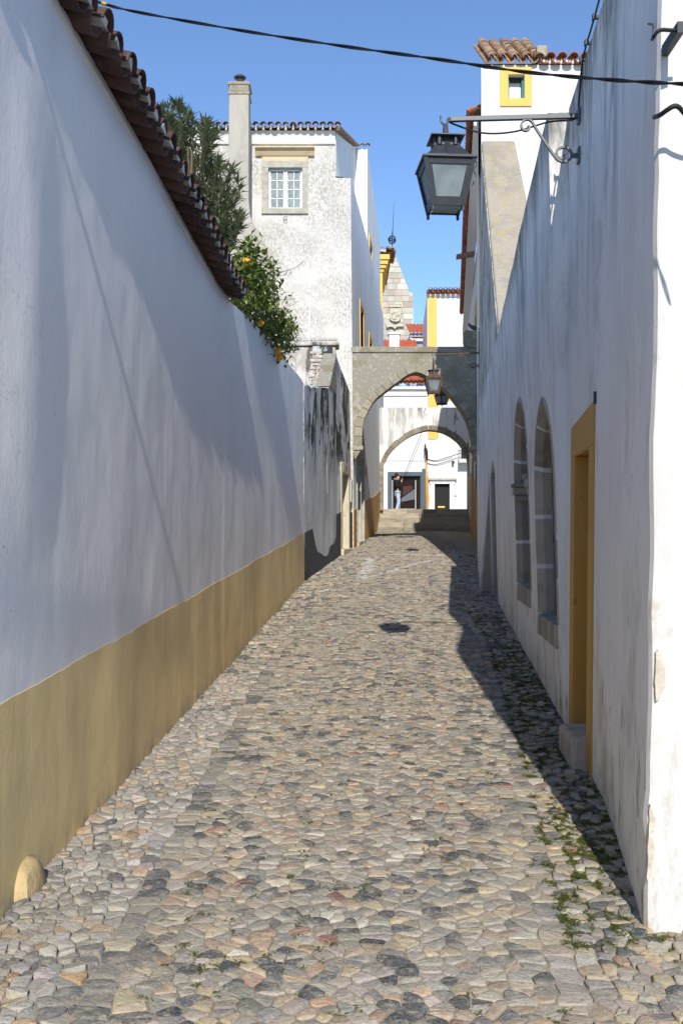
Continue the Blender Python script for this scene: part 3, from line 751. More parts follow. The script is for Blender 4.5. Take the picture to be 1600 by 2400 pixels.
# door frame + leaf
for a, b, z0, z1 in ((23.72,23.95,1.2,3.6),(25.15,25.38,1.2,3.6)):
    mb = MB(); mb.hexa([(GX(a)-.3,a,z0),(GX(a)+.02,a,z0),(GX(b)+.02,b,z0),(GX(b)-.3,b,z0),(GX(a)-.3,a,z1),(GX(a)+.02,a,z1),(GX(b)+.02,b,z1),(GX(b)-.3,b,z1)]); mb.build('door_jamb', 'sandstone', ow, bevel=.01)
mb = MB(); a, b = 23.955, 25.145; mb.hexa([(GX(a)-.3,a,3.38),(GX(a)+.025,a,3.38),(GX(b)+.025,b,3.38),(GX(b)-.3,b,3.38),(GX(a)-.3,a,3.62),(GX(a)+.025,a,3.62),(GX(b)+.025,b,3.62),(GX(b)-.3,b,3.62)]); mb.build('door_lintel', 'sandstone', ow, bevel=.01)
mb = MB(); mb.hexa([(GX(a)-.27,a,1.2),(GX(a)-.22,a,1.2),(GX(b)-.22,b,1.2),(GX(b)-.27,b,1.2),(GX(a)-.27,a,3.4),(GX(a)-.22,a,3.4),(GX(b)-.22,b,3.4),(GX(b)-.27,b,3.4)]); mb.build('door', 'dark_wood', ow)
mb = MB(); a, b = 24.45, 24.62; mb.hexa([(GX(a)+.022,a,3.44),(GX(a)+.034,a,3.44),(GX(b)+.034,b,3.44),(GX(b)+.022,b,3.44),(GX(a)+.022,a,3.56),(GX(a)+.034,a,3.56),(GX(b)+.034,b,3.56),(GX(b)+.022,b,3.56)]); mb.build('number_plate', 'plastic_grey', ow)
mb = MB(); a, b = 23.7, 25.4; mb.hexa([(GX(a)-.3,a,1.2),(GX(a)+.08,a,1.2),(GX(b)+.08,b,1.2),(GX(b)-.3,b,1.2),(GX(a)-.3,a,1.58),(GX(a)+.08,a,1.58),(GX(b)+.08,b,1.60),(GX(b)-.3,b,1.60)]); mb.build('threshold', 'sandstone', ow, bevel=.02)
mb = MB(); a, b = 25.5, 25.8; mb.hexa([(GX(a),a,2.75),(GX(a)+.03,a,2.75),(GX(b)+.03,b,2.75),(GX(b),b,2.75),(GX(a),a,3.3),(GX(a)+.03,a,3.3),(GX(b)+.03,b,3.3),(GX(b),b,3.3)]); mb.build('meter_box', 'pale_plastic', ow, bevel=.006)
# barbed wire on the cross wall
bw = MB(); bw.tube([(-1.6,22.9,6.26),(-.9,22.9,6.24),(-.1,22.9,6.25)], .006, 5)
for k in range(19):
    x = -1.55 + k*.08
    for s_ in (-1, 1): bw.tube([(x, 22.9, 6.25), (x + s_*.03, 22.9 + s_*.02, 6.31)], .004, 4)
tag(bw.build('barbed_wire', 'plastic_grey'), 'short run of barbed wire strung along the old grey wall top', 'wire')

# ================================================================== LEFT: tall white house with chimney
hs_ = T('tall_white_house', 'tall white house with peeling plaster, small barred window and tile eaves', 'house', (-1.6, 26, 1.5))
def SX(d): return .255 + .104*(d - 26)          # street side plane of the lower block
def MX(d): return -.14 + .0943*(d - 26)         # side plane of the main house
zE = ZZ(312, 26)
wx0, wx1 = XX(629, 26), XX(708, 26); wz0, wz1 = ZZ(489, 26), ZZ(394, 26)
mb = MB(); face_holes(mb, [(-4.4, .9), (MX(26), .9), (MX(26), zE), (-4.4, zE)], [[(wx0,wz0),(wx1,wz0),(wx1,wz1),(wx0,wz1)]], lambda x, z: (x, 26, z), (0,.28,0))
mb.build('front_wall', 'peeling_white', hs_)
mb = MB(); mb.box(-4.4, MX(26)-.01, 25.93, 26.05, zE+.021, zE+.125); mb.build('tile_bed', 'old_tile', hs_)
mb = MB(); zr = ZZ(347, 32)
mb.add([(MX(26),26,.9),(MX(32),32,.9),(MX(32),32,zr),(MX(26),26,zE)], [(0,1,2,3)]); mb.add([(-4.4,26,zE+.13),(MX(26),26,zE+.13),(MX(32),32,zr+.13),(-4.4,32,zr+.13),(-4.4,26,.9),(-4.4,32,.9)], [(0,1,2,3),(0,3,5,4)])
mb.build('side_wall', 'aged_white', hs_)
mb = MB(); zl = ZZ(418, 26)
e = .035
outer = [(MX(26)-1.6, 1.0),(SX(26)+.05,1.0),(SX(26)+.045,3.0),(SX(26)+.02,6),(SX(26)-.02,zl),(MX(26)-.02,zl),(MX(26)-.04,zl-.6),(MX(26)-1.6,zl-2.2)]
mb.prism([(x, 26-e, z) for x, z in outer], (0, e-.002, 0)); mb.build('lower_front', 'peeling_white', hs_)
mb = MB()
dws = [[(27.0,1.65),(29.4,1.65),(29.4,4.15),(27.0,4.15)]]
wB = [[(28.45,6.7),(29.5,6.7),(29.5,8.35),(28.45,8.35)], [(31.7,6.7),(32.7,6.7),(32.7,8.1),(31.7,8.1)]]
fS = lambda d, z: (SX(d) + (.045 if z < 3 else .045 - .065*min(1,(z-3)/(zl-3)))*(1-(d-26)/14), d, z)
face_holes(mb, [(25.97,1.0),(38.9,1.0),(38.9,zl-.7),(32,zl),(25.97,zl)], dws + wB, fS, (-.25,0,0))
mb.add([fS(25.97,zl), fS(32,zl), (MX(32)-.02,32,zl+.05), (MX(26)-.02,25.97,zl+.05)], [(0,1,2,3)])
mb.build('lower_side', 'aged_white', hs_)
# orange base of the side
def patchS(name, mt, pl, off, parent, th=.02):
    b_ = MB(); b_.prism([(fS(d,z)[0]+off, d, z) for d, z in pl], (-th,0,0)); return b_.build(name, mt, parent)
patchS('painted_base', 'orange_dado', [(26.02,1.2),(26.95,1.2),(26.95,2.65),(26.02,2.55)], .012, hs_, .02)
patchS('painted_base', 'orange_dado', [(29.45,1.4),(38.5,1.9),(38.5,3.7),(36,3.55),(34,3.3),(31.6,3.1),(29.45,2.9)], .012, hs_, .02)
patchS('sooty_patch', 'grey_old_wall', [(26.3,4.25),(29.9,4.25),(29.6,4.9),(27.6,5.5),(26.1,6.0),(26.05,4.6)], .006, hs_, .012)
# shop doors: frame and two grey leaves
for a, b, z0, z1 in ((26.98,27.10,1.6,4.15),(29.3,29.42,1.7,4.15),(28.15,28.27,1.65,4.12)): patchS('door_post', 'window_stone', [(a,z0),(b,z0),(b,z1),(a,z1)], .03, hs_, .2)
patchS('door_head', 'window_stone', [(26.98,4.155),(29.42,4.155),(29.42,4.3),(26.98,4.3)], .035, hs_, .2)
for a, b in ((27.11,28.14),(28.28,29.29)): patchS('door', 'door_grey', [(a,1.75),(b,1.8),(b,4.12),(a,4.12)], -.12, hs_, .05)
patchS('door_sill', 'window_stone', [(26.95,1.5),(29.45,1.6),(29.45,1.80),(26.95,1.74)], .08, hs_, .25)
patchS('scrawl', 'paint_red', [(29.9,3.72),(30.15,3.95),(30.35,3.6),(30.5,3.9),(30.7,3.55),(30.72,3.6),(30.5,4.0),(30.36,3.72),(30.15,4.05),(29.88,3.76)], .004, hs_, .006)
for (a, b, z0, z1) in ((28.45,29.5,6.7,8.35),(31.7,32.7,6.7,8.1)):
    wn = patchS('window', 'glass_dark', [(a,z0),(b,z0),(b,z1),(a,z1)], -.15, hs_, .03)
    for q in ([(a-.1,z0),(a,z0),(a,z1),(a-.1,z1)], [(b,z0),(b+.1,z0),(b+.1,z1),(b,z1)], [(a-.1,z1+.002),(b+.1,z1+.002),(b+.1,z1+.14),(a-.1,z1+.14)]):
        patchS('window_surround', 'yellow_paint', q, .022, wn, .2)
# front window: stone surround, lintel, cornice, sash
wn = MB(); wn.box(wx0, wx1, 26.16, 26.18, wz0, wz1); wn = wn.build('window', 'curtain', hs_)
def fbox(name, mt, x0, x1, y0, y1, da, db, par, bev=.006):
    b_ = MB(); b_.box(XX(x0,26), XX(x1,26), da, db, ZZ(y1,26), ZZ(y0,26)); return b_.build(name, mt, par, bevel=bev)
fbox('window_jamb','window_stone',614,628.9,394,489,25.955,26.1,wn); fbox('window_jamb','window_stone',708.1,721.5,394,489,25.955,26.1,wn)
fbox('window_lintel','window_stone',614,721.5,379,393.9,25.953,26.1,wn); fbox('window_sill','window_stone',613,722,489.1,502,25.945,26.1,wn)
fbox('frieze','window_cream',614,722,365,379,25.956,26.05,wn)
mb = MB(); L0, L1 = XX(599,26), XX(737,26)
prof = [(26.0,ZZ(369,26)),(25.93,ZZ(367,26)),(25.88,ZZ(360,26)),(25.86,ZZ(357,26)),(25.78,ZZ(353,26)),(25.78,ZZ(350,26)),(26.0,ZZ(347,26))]
mb.prism([(L0,y,z) for y, z in prof], (L1-L0,0,0)); mb.build('window_cornice', 'window_cream', wn)
def sash(x0, x1, y0, y1, cols, rws):
    fw = 4.5
    for a in (x0, x1-fw): fbox('sash_frame','white_paint',a,a+fw,y0,y1,26.08,26.13,wn,.003)
    for a in (y0, y1-fw): fbox('sash_frame','white_paint',x0+fw+.05,x1-fw-.05,a,a+fw,26.08,26.13,wn,.003)
    ix0, ix1, iy0, iy1 = x0+fw, x1-fw, y0+fw, y1-fw
    for k in range(1, cols): q = lerp(ix0, ix1, k/cols); fbox('glazing_bar','white_paint',q-.9,q+.9,iy0+.05,iy1-.05,26.085,26.12,wn,.002)
    for k in range(1, rws): q = lerp(iy0, iy1, k/rws); fbox('glazing_bar','white_paint',ix0+.05,ix1-.05,q-.9,q+.9,26.088,26.117,wn,.002)
    for i in range(cols):
        for j in range(rws):
            fbox('pane','frosted',lerp(ix0,ix1,i/cols)+1,lerp(ix0,ix1,(i+1)/cols)-1,lerp(iy0,iy1,j/rws)+1,lerp(iy0,iy1,(j+1)/rws)-1,26.10,26.104,wn,0)
sash(629.5, 668, 394.5, 488.5, 2, 4); sash(669, 707.5, 394.5, 488.5, 2, 4)
rg = MB(); c = P(668, 512, 25.93); rg.tube([c + Vector((math.cos(a)*.045, 0, math.sin(a)*.05)) for a in [i*math.pi/6 for i in range(13)]], .008, 5); rg.build('iron_ring', 'plastic_grey', hs_)
pp = MB(); pp.tube([P(727, 700, 25.93), P(723, 806, 25.93)], .02, 6); pp.build('pipe', 'aged_white', hs_)
# eaves: white moulding and tiles
mb = MB(); prof = [(26.0,zE-.30),(25.95,zE-.29),(25.93,zE-.22),(25.90,zE-.10),(25.86,zE-.02),(25.84,zE+.0),(26.0,zE+.02)]
mb.prism([(-4.4,y,z) for y, z in prof], (4.4+MX(26)-.02,0,0)); mb.build('eaves_moulding', 'clean_white', hs_)
sl_ = math.atan((zr-zE)/6.0); x = -4.3
while x < MX(26) - .02:
    put_tile('oldu', (x, 25.70 + frand(-.02,.02), zE + .085), (0,1), sl_, hs_, frand(-.06,.06))
    put_tile('oldc', (x+.0935, 25.69 + frand(-.02,.02), zE + .10), (0,1), sl_, hs_, frand(-.06,.06))
    mq = MB(); mq.box(x+.06, x+.125, 25.78, 25.84, zE+.005, zE+.09); mq.build('tile_mortar', 'lime_mortar', hs_)
    x += .187
vg = MB(); vg.ribbon([(MX(26)+.03, 25.75, zE+.05), (MX(32)+.03, 32, zr+.08)], (1,0,0), .16, .07); vg.build('verge_tiles', 'old_tile', hs_)
# chimney
ch = MB(); D0 = 25.0
pl = [(537,190),(583,190),(583,470),(586,505),(596,530),(612,560),(620,572),(636,583),(640,600),(640,760),(520,760),(527,600),(534,520)]
ch.prism([P(x, y, D0) for x, y in pl], (0,.55,0)); chm = ch.build('chimney', 'chimney_render', hs_, bevel=.02)
def cbox(x0, x1, y0, y1, e): 
    b_ = MB(); b_.box(XX(x0,D0), XX(x1,D0), D0-e, D0+.55+e, ZZ(y1,D0), ZZ(y0,D0)); return b_
cbox(535,585,214,221,.02).build('chimney_cap', 'arch_stone', chm, bevel=.01); cbox(537.5,582.5,199,213.9,.012).build('chimney_cap', 'arch_stone', chm, bevel=.01); cbox(534,586,192,198.9,.03).build('chimney_cap', 'arch_stone', chm, bevel=.015)
pc = P(560, 192, D0); mb = MB(); mb.lathe([(.15,0),(.13,.03),(.09,.13),(.085,.17)], (pc.x, D0+.27, pc.z), 14); mb.build('chimney_pot', 'brown_tile', chm, smooth=True)
mb = MB(); mb.lathe([(.07,.16),(.15,.21),(.15,.235),(.08,.275),(.07,.29),(.001,.295)], (pc.x, D0+.27, pc.z), 14); mb.build('chimney_cowl', 'plastic_grey', chm, smooth=2)
# weeds on the roof
rw = MB(); 
for cx in (688,): 
    for _ in range(40): leaf(rw, P(cx+frand(-7,7), 300+frand(-3,3), 25.8), Vector((frand(-.5,.5),0,1)), Vector((0,1,0)), frand(.05,.12), .02)
tag(rw.build('roof_weed', 'leaf_oleander'), 'small weed tuft growing on the eaves of the peeling white house', 'weed')

# ================================================================== LEFT: rear volume of the street, yellow cornice house
rh = T('narrow_white_house', 'narrow white house behind the peeling house with ochre framed window', 'house', (.8, 33, 2))
def RX(d): return .81 + .0943*(d - 32)
zt = ZZ(347, 32)
mb = MB(); mb.add([(MX(32)-.4,32,9),(RX(32),32,9),(RX(32),32,zt),(MX(32)-.4,32,zt)], [(0,1,2,3)]); mb.build('front_wall', 'clean_white', rh)
mb = MB(); fR = lambda d, z: (RX(d), d, z)
face_holes(mb, [(32,6),(39,6),(39,ZZ(571,39)),(32.6,zt-.05),(32,zt)], [[(32.75,9.9),(33.9,9.9),(33.9,11.45),(32.75,11.45)]], fR, (-.25,0,0))
mb.add([(RX(39),39,3),(RX(39),39,ZZ(571,39)),(RX(39)-3,39,ZZ(571,39)),(RX(39)-3,39,3)], [(0,1,2,3)])
mb.add([(RX(32),32,zt),(RX(39),39,ZZ(571,39)),(RX(39)-3,39,ZZ(571,39)),(RX(32)-3,32,zt)], [(0,1,2,3)])
mb.build('side_wall', 'aged_white', rh)
def patchR(name, mt, pl, off, par, th=.02):
    b_ = MB(); b_.prism([(RX(d)+off, d, z) for d, z in pl], (-th,0,0)); return b_.build(name, mt, par)
wn = patchR('window', 'glass_dark', [(32.75,9.9),(33.9,9.9),(33.9,11.45),(32.75,11.45)], -.14, rh)
for q in ([(32.6,9.7),(32.75,9.7),(32.75,11.6),(32.6,11.6)], [(33.9,9.7),(34.05,9.7),(34.05,11.6),(33.9,11.6)], [(32.76,11.455),(33.89,11.455),(33.89,11.6),(32.76,11.6)]): patchR('window_surround', 'yellow_paint', q, .03, wn, .2)
for k in range(3): put_tile('oldc', (MX(32)+.05+k*.17, 31.85, zt+.03), (0,1), .3, rh); 
yh = T('yellow_cornice_house', 'house corner with a moulded yellow cornice and tiled eaves beyond the white houses', 'house', (1.6, 42, 3))
D1 = 42.0
mb = MB(); mb.box(-1.5, XX(896,D1), D1, D1+5, pz, ZZ(618,D1)); mb.build('wall', 'yellow_paint', yh)
for y0, y1, x1 in ((600,612,912),(612,622,908),(622,630,904),(630,638,899)):
    mb = MB(); e = (x1-896)/F*D1; mb.box(-1.5, XX(x1,D1), D1-e, D1+5+e, ZZ(y1,D1)+.003, ZZ(y0,D1)); mb.build('cornice', 'yellow_paint', yh, bevel=.01)
zc = ZZ(598, D1)
for k in range(9):
    put_tile('oldu', (XX(926,D1), D1 - .3 + k*.22, zc + .10), (-1,0), .45, yh); put_tile('oldc', (XX(926,D1), D1 - .19 + k*.22, zc + .12), (-1,0), .45, yh)
for k in range(7): put_tile('oldc', (XX(918,D1) - k*.2, D1 - .45, zc + .1), (0,1), .45, yh)
mb = MB(); mb.add([(-1.5,D1-.3,zc+.02),(XX(918,D1),D1-.3,zc+.02),(XX(918,D1),D1+5,zc+.02),(-1.5,D1+5,zc+.02),(-.5,D1+2,zc+1.0)], [(0,1,4),(1,2,4),(2,3,4),(3,0,4)]); mb.build('roof', 'old_tile', yh)

# ================================================================== ARCHES
def arch(name, label, d, th, intr, top, xl, xr, wallm, ringm, ringw, capw, nv):
    t = T(name, label, 'arch', (XX((xl+xr)/2, d), d, ground(d)))
    I = smoothpts([P(x, y, d) for x, y in intr], 4)
    mb = MB(); vs = I
    poly = I + [P(xr, intr[-1][1], d), P(xr, top, d), P(xl, top, d), P(xl, intr[0][1], d)]
    mb.prism(poly, (0, th, 0)); mb.build('arch_wall', wallm, t)
    # voussoirs
    L = [0]
    for a, b in zip(I, I[1:]): L.append(L[-1] + (b-a).length)
    def at(s_):
        s_ = min(max(s_, 0), L[-1])
        for i in range(len(L)-1):
            if L[i] <= s_ <= L[i+1]: break
        k = (s_-L[i])/max(1e-6, L[i+1]-L[i]); p_ = lerp(I[i], I[i+1], k); tg = (I[min(i+2,len(I)-1)]-I[max(i-1,0)]).normalized()
        return p_, Vector((-tg.z, 0, tg.x))
    cuts = [L[-1]*k/nv for k in range(nv+1)]
    for a, b in zip(cuts, cuts[1:]):
        m = MB(); inn = []; out = []; rw_ = ringw*frand(.9,1.1)
        for j in range(4):
            p_, nn = at(lerp(a+.006, b-.006, j/3)); inn.append(p_ - nn*.015); out.append(p_ + nn*rw_)
        e = -.02 - frand(0,.012)
        m.prism([q + Vector((0,e,0)) for q in inn + out[::-1]], (0, th + .04, 0)); m.build('voussoir', ringm, t, bevel=.006)
    if capw:
        mb = MB(); mb.prism([P(xl, top-.2, d-.04), P(xr, top-.2, d-.04), P(xr, top-capw, d-.04), P(xl, top-capw, d-.04)], (0, th+.08, 0)); mb.build('coping', wallm, t, bevel=.02)
    return t
a1 = arch('pointed_arch', 'grey stone pointed arch spanning the street between the houses', 26.0, .55,
     [(846,1044),(848,1000),(856,973),(876,938),(899,918),(929,895),(955,877),(976,871),(998,879),(1020,892),(1053,920),(1075,948),(1094,977),(1105,1010),(1112,1044)], 826, 822, 1135, 'arch_grey', 'arch_stone', .17, 14, 22)
for x0, x1 in ((826,851),(1103,1122)):
    mb = MB(); c0, c1 = XX(x0,26), XX(x1,26)
    mb.box(c0, c1, 25.93, 26.58, ZZ(1056,26), ZZ(1044,26)); mb.build('corbel', 'arch_stone', a1, bevel=.03)
    mb = MB(); s_ = 1 if x0 < 900 else -1
    mb.prism([(c0 if s_>0 else c1,25.96,ZZ(1056.3,26)),(c1-.06 if s_>0 else c0+.06,25.96,ZZ(1056.3,26)),(c0+.05 if s_>0 else c1-.05,25.96,ZZ(1080,26))], (0,.58,0)); mb.build('corbel', 'arch_stone', a1, bevel=.02)
a2 = arch('round_arch', 'whitewashed round arch with a dark stone ring above the steps', 36.6, .5,
     [(897,1196),(897,1101),(901,1085),(915,1060),(938,1037),(965,1019),(997,1008),(1020,1008),(1043,1014),(1066,1028),(1082,1044),(1094,1065),(1099,1088),(1101,1124),(1101,1196)], 955, 885, 1125, 'arch_white', 'dark_stone', .16, 0, 26)
# ================================================================== RIGHT: near house (door) 
nh = T('corner_house', 'white corner house with stained wall and an ochre framed doorway', 'house', (1.5, 5, .3))
X1T = [(3.84,1.135),(4.6,1.262),(5.4,1.385),(7.15,1.555)]
def X1(d, z): return interp(X1T, d) + clampi([(3.84,.065),(7.15,.03)], d)*max(0, z-.2)/4.4
HT = 4.74
zs = []; z = -.1
while z < HT: zs.append(z); z += .11
zs.append(HT)
jit = {z: (.014*noise.noise(Vector((z*2.2, 3, 1))) + .009*noise.noise(Vector((z*8, 5, 1)))) for z in zs}
mb = MB(); dsA = [3.875, 3.93, 4.1, 4.35, 4.6, 4.85, 5.1, 5.4]; n = len(zs)
for i, d in enumerate(dsA):
    for z in zs: mb.v.append((X1(d, z) + (jit[z] if i < 2 else .006*noise.noise(Vector((d*2, z, 4)))*(d < 5.3)), d, z))
for i in range(len(dsA)-1):
    for k in range(n-1): mb.f.append((i*n+k, i*n+k+1, (i+1)*n+k+1, (i+1)*n+k))
b0 = len(mb.v)
DO = (6.04, 6.66, 2.27)
g0 = ground(6.3)
face_holes(mb, [(5.4,-.1),(DO[0],-.1),(DO[0],DO[2]),(DO[1],DO[2]),(DO[1],-.1),(7.15,-.1),(7.15,HT),(5.4,HT)], [], lambda d, z: (X1(d,z), d, z))
mb.add([(X1(3.84,HT),3.84,HT),(X1(5.4,HT),5.4,HT),(X1(7.15,HT),7.15,HT),(6,7.15,HT),(6,3.84,HT)], [(0,1,2,3,4)])
mb.build('street_wall', 'right_white', nh, smooth=2)
mb = MB(); xs = [0, .008, .032, .12, .3, .6, 1.2, 4.8]; yo = [.035, .009, 0, 0, 0, 0, 0, 0]
for i, x in enumerate(xs):
    for z in zs: mb.v.append((X1(3.875, z) + jit[z] + x, 3.84 + yo[i] + (jit[z]*.4 if i in (1, 2) else 0) + (.006*noise.noise(Vector((x*2, z*1.3, 4))) if 2 < i < 7 else 0), z))
for i in range(len(xs)-1):
    for k in range(n-1): mb.f.append((i*n+k, (i+1)*n+k, (i+1)*n+k+1, i*n+k+1))
mb.build('front_wall', 'right_front', nh, smooth=2)
def patchF(name, mt, pl, off=.003):
    b_ = MB(); q_ = [(lerp(a[0],b[0],k/4)+frand(-1.6,1.6), lerp(a[1],b[1],k/4)+frand(-2.5,2.5)) for a, b in zip(pl, pl[1:]+pl[:1]) for k in range(4)]; pts = [P(x, y, 3.84 - off) for x, y in q_]; b_.prism(pts, (0, .012, 0)); return b_.build(name, mt, nh)
patchF('bare_patch', 'bare_render', [(1535,1528),(1541,1525),(1549,1532),(1551,1545),(1556,1560),(1559,1585),(1556,1610),(1550,1622),(1543,1640),(1537,1640),(1534,1600)], .012)
patchF('bare_patch', 'bare_render', [(1521,1885),(1527,1900),(1536,1925),(1532,1945),(1524,1952),(1533,1985),(1529,2010),(1522,2040),(1518,2070),(1515,2060),(1518,1960)], .012)
# ochre door surround, reveals, door leaf
def fr(name, mt, pl, off, th, par=nh):
    b_ = MB(); b_.prism([(X1(d,z)+off, d, z) for d, z in pl], (th,0,0)); return b_.build(name, mt, par, bevel=.004)
fr('door_surround', 'door_yellow', [(5.87,.2),(6.038,.2),(6.038,2.27),(5.87,2.51)][0:2]+[(6.038,2.272),(5.87,2.272)], -.012, .34)
fr('door_surround', 'door_yellow', [(6.662,.2),(6.84,.2),(6.84,2.272),(6.662,2.272)], -.012, .34)
fr('door_surround', 'door_yellow', [(5.87,2.274),(6.84,2.274),(6.84,2.47),(5.87,2.52)], -.012, .34)
dl = fr('door', 'door_yellow', [(6.038,.3),(6.662,.3),(6.662,2.27),(6.038,2.27)], .24, .05)
for a, b, c, e in ((6.10,6.33,.7,1.3),(6.37,6.60,.7,1.3),(6.10,6.33,1.4,2.15),(6.37,6.60,1.4,2.15)): fr('door_panel', 'door_yellow', [(a,c),(b,c),(b,e),(a,e)], .225, .02, dl)
# door step block
sb = MB(); bx = [(1.345,6.0),(1.60,6.0),(1.66,6.50),(1.372,6.50)]
vs = []
for z in (.2, .33, .45, .565): vs += [(x - (.012 if z < .3 else 0), y, z) for x, y in bx]
sb.v = vs
for L in range(3): sb.f += [(L*4+k, L*4+(k+1)%4, L*4+4+(k+1)%4, L*4+4+k) for k in range(4)]
sb.f += [(3,2,1,0),(12,13,14,15)]
sb.build('door_step', 'granite', nh, bevel=.03)
# iron clip above the door, cable clips and cable at the wall top
cl = MB(); c = Vector((X1(5.85,2.58)-.01, 5.85, 2.50)); cl.box(c.x-.006, c.x+.012, c.y-.014, c.y+.0, c.z-.0, c.z+.07); cl.build('iron_clip', 'plastic_grey', nh)

# ================================================================== RIGHT: long wall with the two gothic windows
gw = T('gothic_wall', 'shaded white wall with two pointed stone windows and black streaked top', 'wall', (1.8, 11, .7))
def X2(d, z): return .912 + .09*d - .0285*max(0, z - .06*d) + (.005 if d < 7.2 else 0)
G2T = [(7.15,4.71),(9.3,4.61),(12.5,4.41),(15.9,4.25)]
def gothic(d0, d1, zs_, zsp, zap, n=9):
    hw = (d1-d0)/2; rise = zap - zsp; Rr = (rise*rise + hw*hw)/(2*hw); A = math.acos((Rr-hw)/Rr)
    l = [(d0, zs_), (d0, (zs_+zsp)/2), (d0, zsp)]
    l = l[:1] + [(d0 + .008, lerp(zs_, zsp, .25))] + l[1:2] + [(d0 - .006, lerp(zs_, zsp, .75))] + l[2:]
    l += [(d0 + Rr - Rr*math.cos(A*k/n), zsp + Rr*math.sin(A*k/n)) for k in range(1, n+1)]
    r = [(d1 - (p_[0]-d0), p_[1]) for p_ in l[:-1]][::-1]
    return l + r
wins = [gothic(7.33, 8.72, 1.10, 2.08, 2.80), gothic(9.38, 10.9, 1.27, 2.35, 3.10)]
dw = [(14.45, .5), (15.55, .5), (15.55, 2.75), (15.0, 2.95), (14.45, 2.75)]
mb = MB(); f2 = lambda d, z: (X2(d, z), d, z)
tops = [(d, interp(G2T, d) + .03*noise.noise(Vector((d*1.7,0,3))) + .012*noise.noise(Vector((d*6,0,3)))) for d in [15.95 - k*.4 for k in range(22)]] + [(7.15, 4.71)]
outer = [(7.15, .2), (15.95, .6)] + tops
face_holes(mb, outer, wins + [dw], f2, (.45, 0, 0))
tp = [Vector(f2(*q)) for q in tops]; bk = [q + Vector((.5, 0, .02)) for q in tp]; n = len(tp)
mb.add(tp + bk, [(i, i+1, n+i+1, n+i) for i in range(n-1)])
mb.add([f2(7.15,.2), f2(7.15,4.71), Vector(f2(7.15,4.71))+Vector((.5,0,.02)), Vector(f2(7.15,.2))+Vector((.5,0,0))], [(0,1,2,3)])
mb.add([(X2(7.15,4.7)+.5,7.15,4.73),(X2(15.95,4.2)+.5,15.95,4.25),(X2(15.95,4.2)+.5,15.95,.3),(X2(7.15,4.7)+.5,7.15,.3)], [(0,1,2,3)])
mb.build('wall_plaster', 'right_white', gw)
# stonework of the windows: blocks swept round the opening
def inset(loop, e):   # move the outline inwards by e
    out = []; m = len(loop)
    for i, (d, z) in enumerate(loop):
        a = loop[max(i-1, 0)]; b = loop[min(i+1, m-1)]
        t = Vector((b[0]-a[0], b[1]-a[1])).normalized(); nn = Vector((t.y, -t.x)); out.append((d + nn.x*e, z + nn.y*e))
    return out
def stonework(loop, cuts, impost):
    # dense outline
    L = [Vector((a, b, 0)) for a, b in loop]; S = [0]
    for a, b in zip(L, L[1:]): S.append(S[-1] + (b-a).length)
    def at(s_):
        for i in range(len(S)-1):
            if S[i] <= s_ <= S[i+1] + 1e-6: break
        k = (s_-S[i])/max(1e-6, S[i+1]-S[i]); p_ = lerp(L[i], L[i+1], k)
        t = (L[min(i+1+(k>.5), len(L)-1)] - L[max(i-(k<.5), 0)]).normalized(); return p_, Vector((t.y, -t.x, 0))
    prof = [(-.05, -.006), (.0, -.010), (.055, .055), (.06, .125), (-.05, .13)]   # (inwards, depth)
    def sweep(mb, a, b, k, shrink=0):
        rings = []
        for j in range(k+1):
            p_, nn = at(lerp(a, b, j/k))
            rings.append([(lambda q: (X2(q.x, q.y) + dp + shrink, q.x, q.y))(p_ + nn*(e - shrink)) for e, dp in prof])
        m = len(prof); vs = [v for r_ in rings for v in r_]
        fs = [(j*m+i, j*m+(i+1)%m, (j+1)*m+(i+1)%m, (j+1)*m+i) for j in range(k) for i in range(m)]
        fs += [tuple(range(m))[::-1], tuple(k*m+i for i in range(m))]
        mb.add(vs, fs)
    tot = S[-1]; cs = [0] + [c*tot for c in cuts] + [tot]
    mm = MB(); sweep(mm, 0.002, tot-.002, 60, .006); mo = mm.build('window_mortar', 'mortar_white', gw)
    for a, b in zip(cs, cs[1:]):
        m = MB(); sweep(m, a + frand(.012,.026), b - frand(.012,.026), 4); m.build('jamb_stone', 'granite', gw, bevel=.005)
stonework(wins[0], [.08,.155,.235,.36,.47,.60,.70,.80,.90], False)
stonework(wins[1], [.10,.19,.29,.40,.50,.61,.71,.80,.90], True)
for wn_, q0, q1 in ((wins[0],7.36,8.69),(wins[1],9.41,10.87)):
    z = wn_[0][1]
    b_ = MB(); b_.hexa([(X2(q0,z)+.33,q0,z-.05),(X2(q0,z)+.39,q0,z-.05),(X2(q1,z)+.39,q1,z-.05),(X2(q1,z)+.33,q1,z-.05),(X2(q0,z)+.28,q0,z+1.9),(X2(q0,z)+.34,q0,z+1.9),(X2(q1,z)+.34,q1,z+1.9),(X2(q1,z)+.28,q1,z+1.9)])
    b_.build('recess_shade', 'black_wood_and_shade', gw)  # black panel: the dark interior's shade put in as colour
    k = 7
    for i in range(k):
        a, b = lerp(q0, q1, i/k)+.008, lerp(q0, q1, (i+1)/k)-.008; b_ = MB(); e = frand(0,.02)
        b_.hexa([(X2(a,z)-.012-e*.5,a,z-.16),(X2(a,z)+.38,a,z-.14),(X2(b,z)+.38,b,z-.14),(X2(b,z)-.012-e*.5,b,z-.16),(X2(a,z)-.006-e*.5,a,z+.008),(X2(a,z)+.30,a,z+.035),(X2(b,z)+.30,b,z+.035),(X2(b,z)-.006-e*.5,b,z+.008)])
        b_.build('sill_stone', 'granite', gw, bevel=.015)
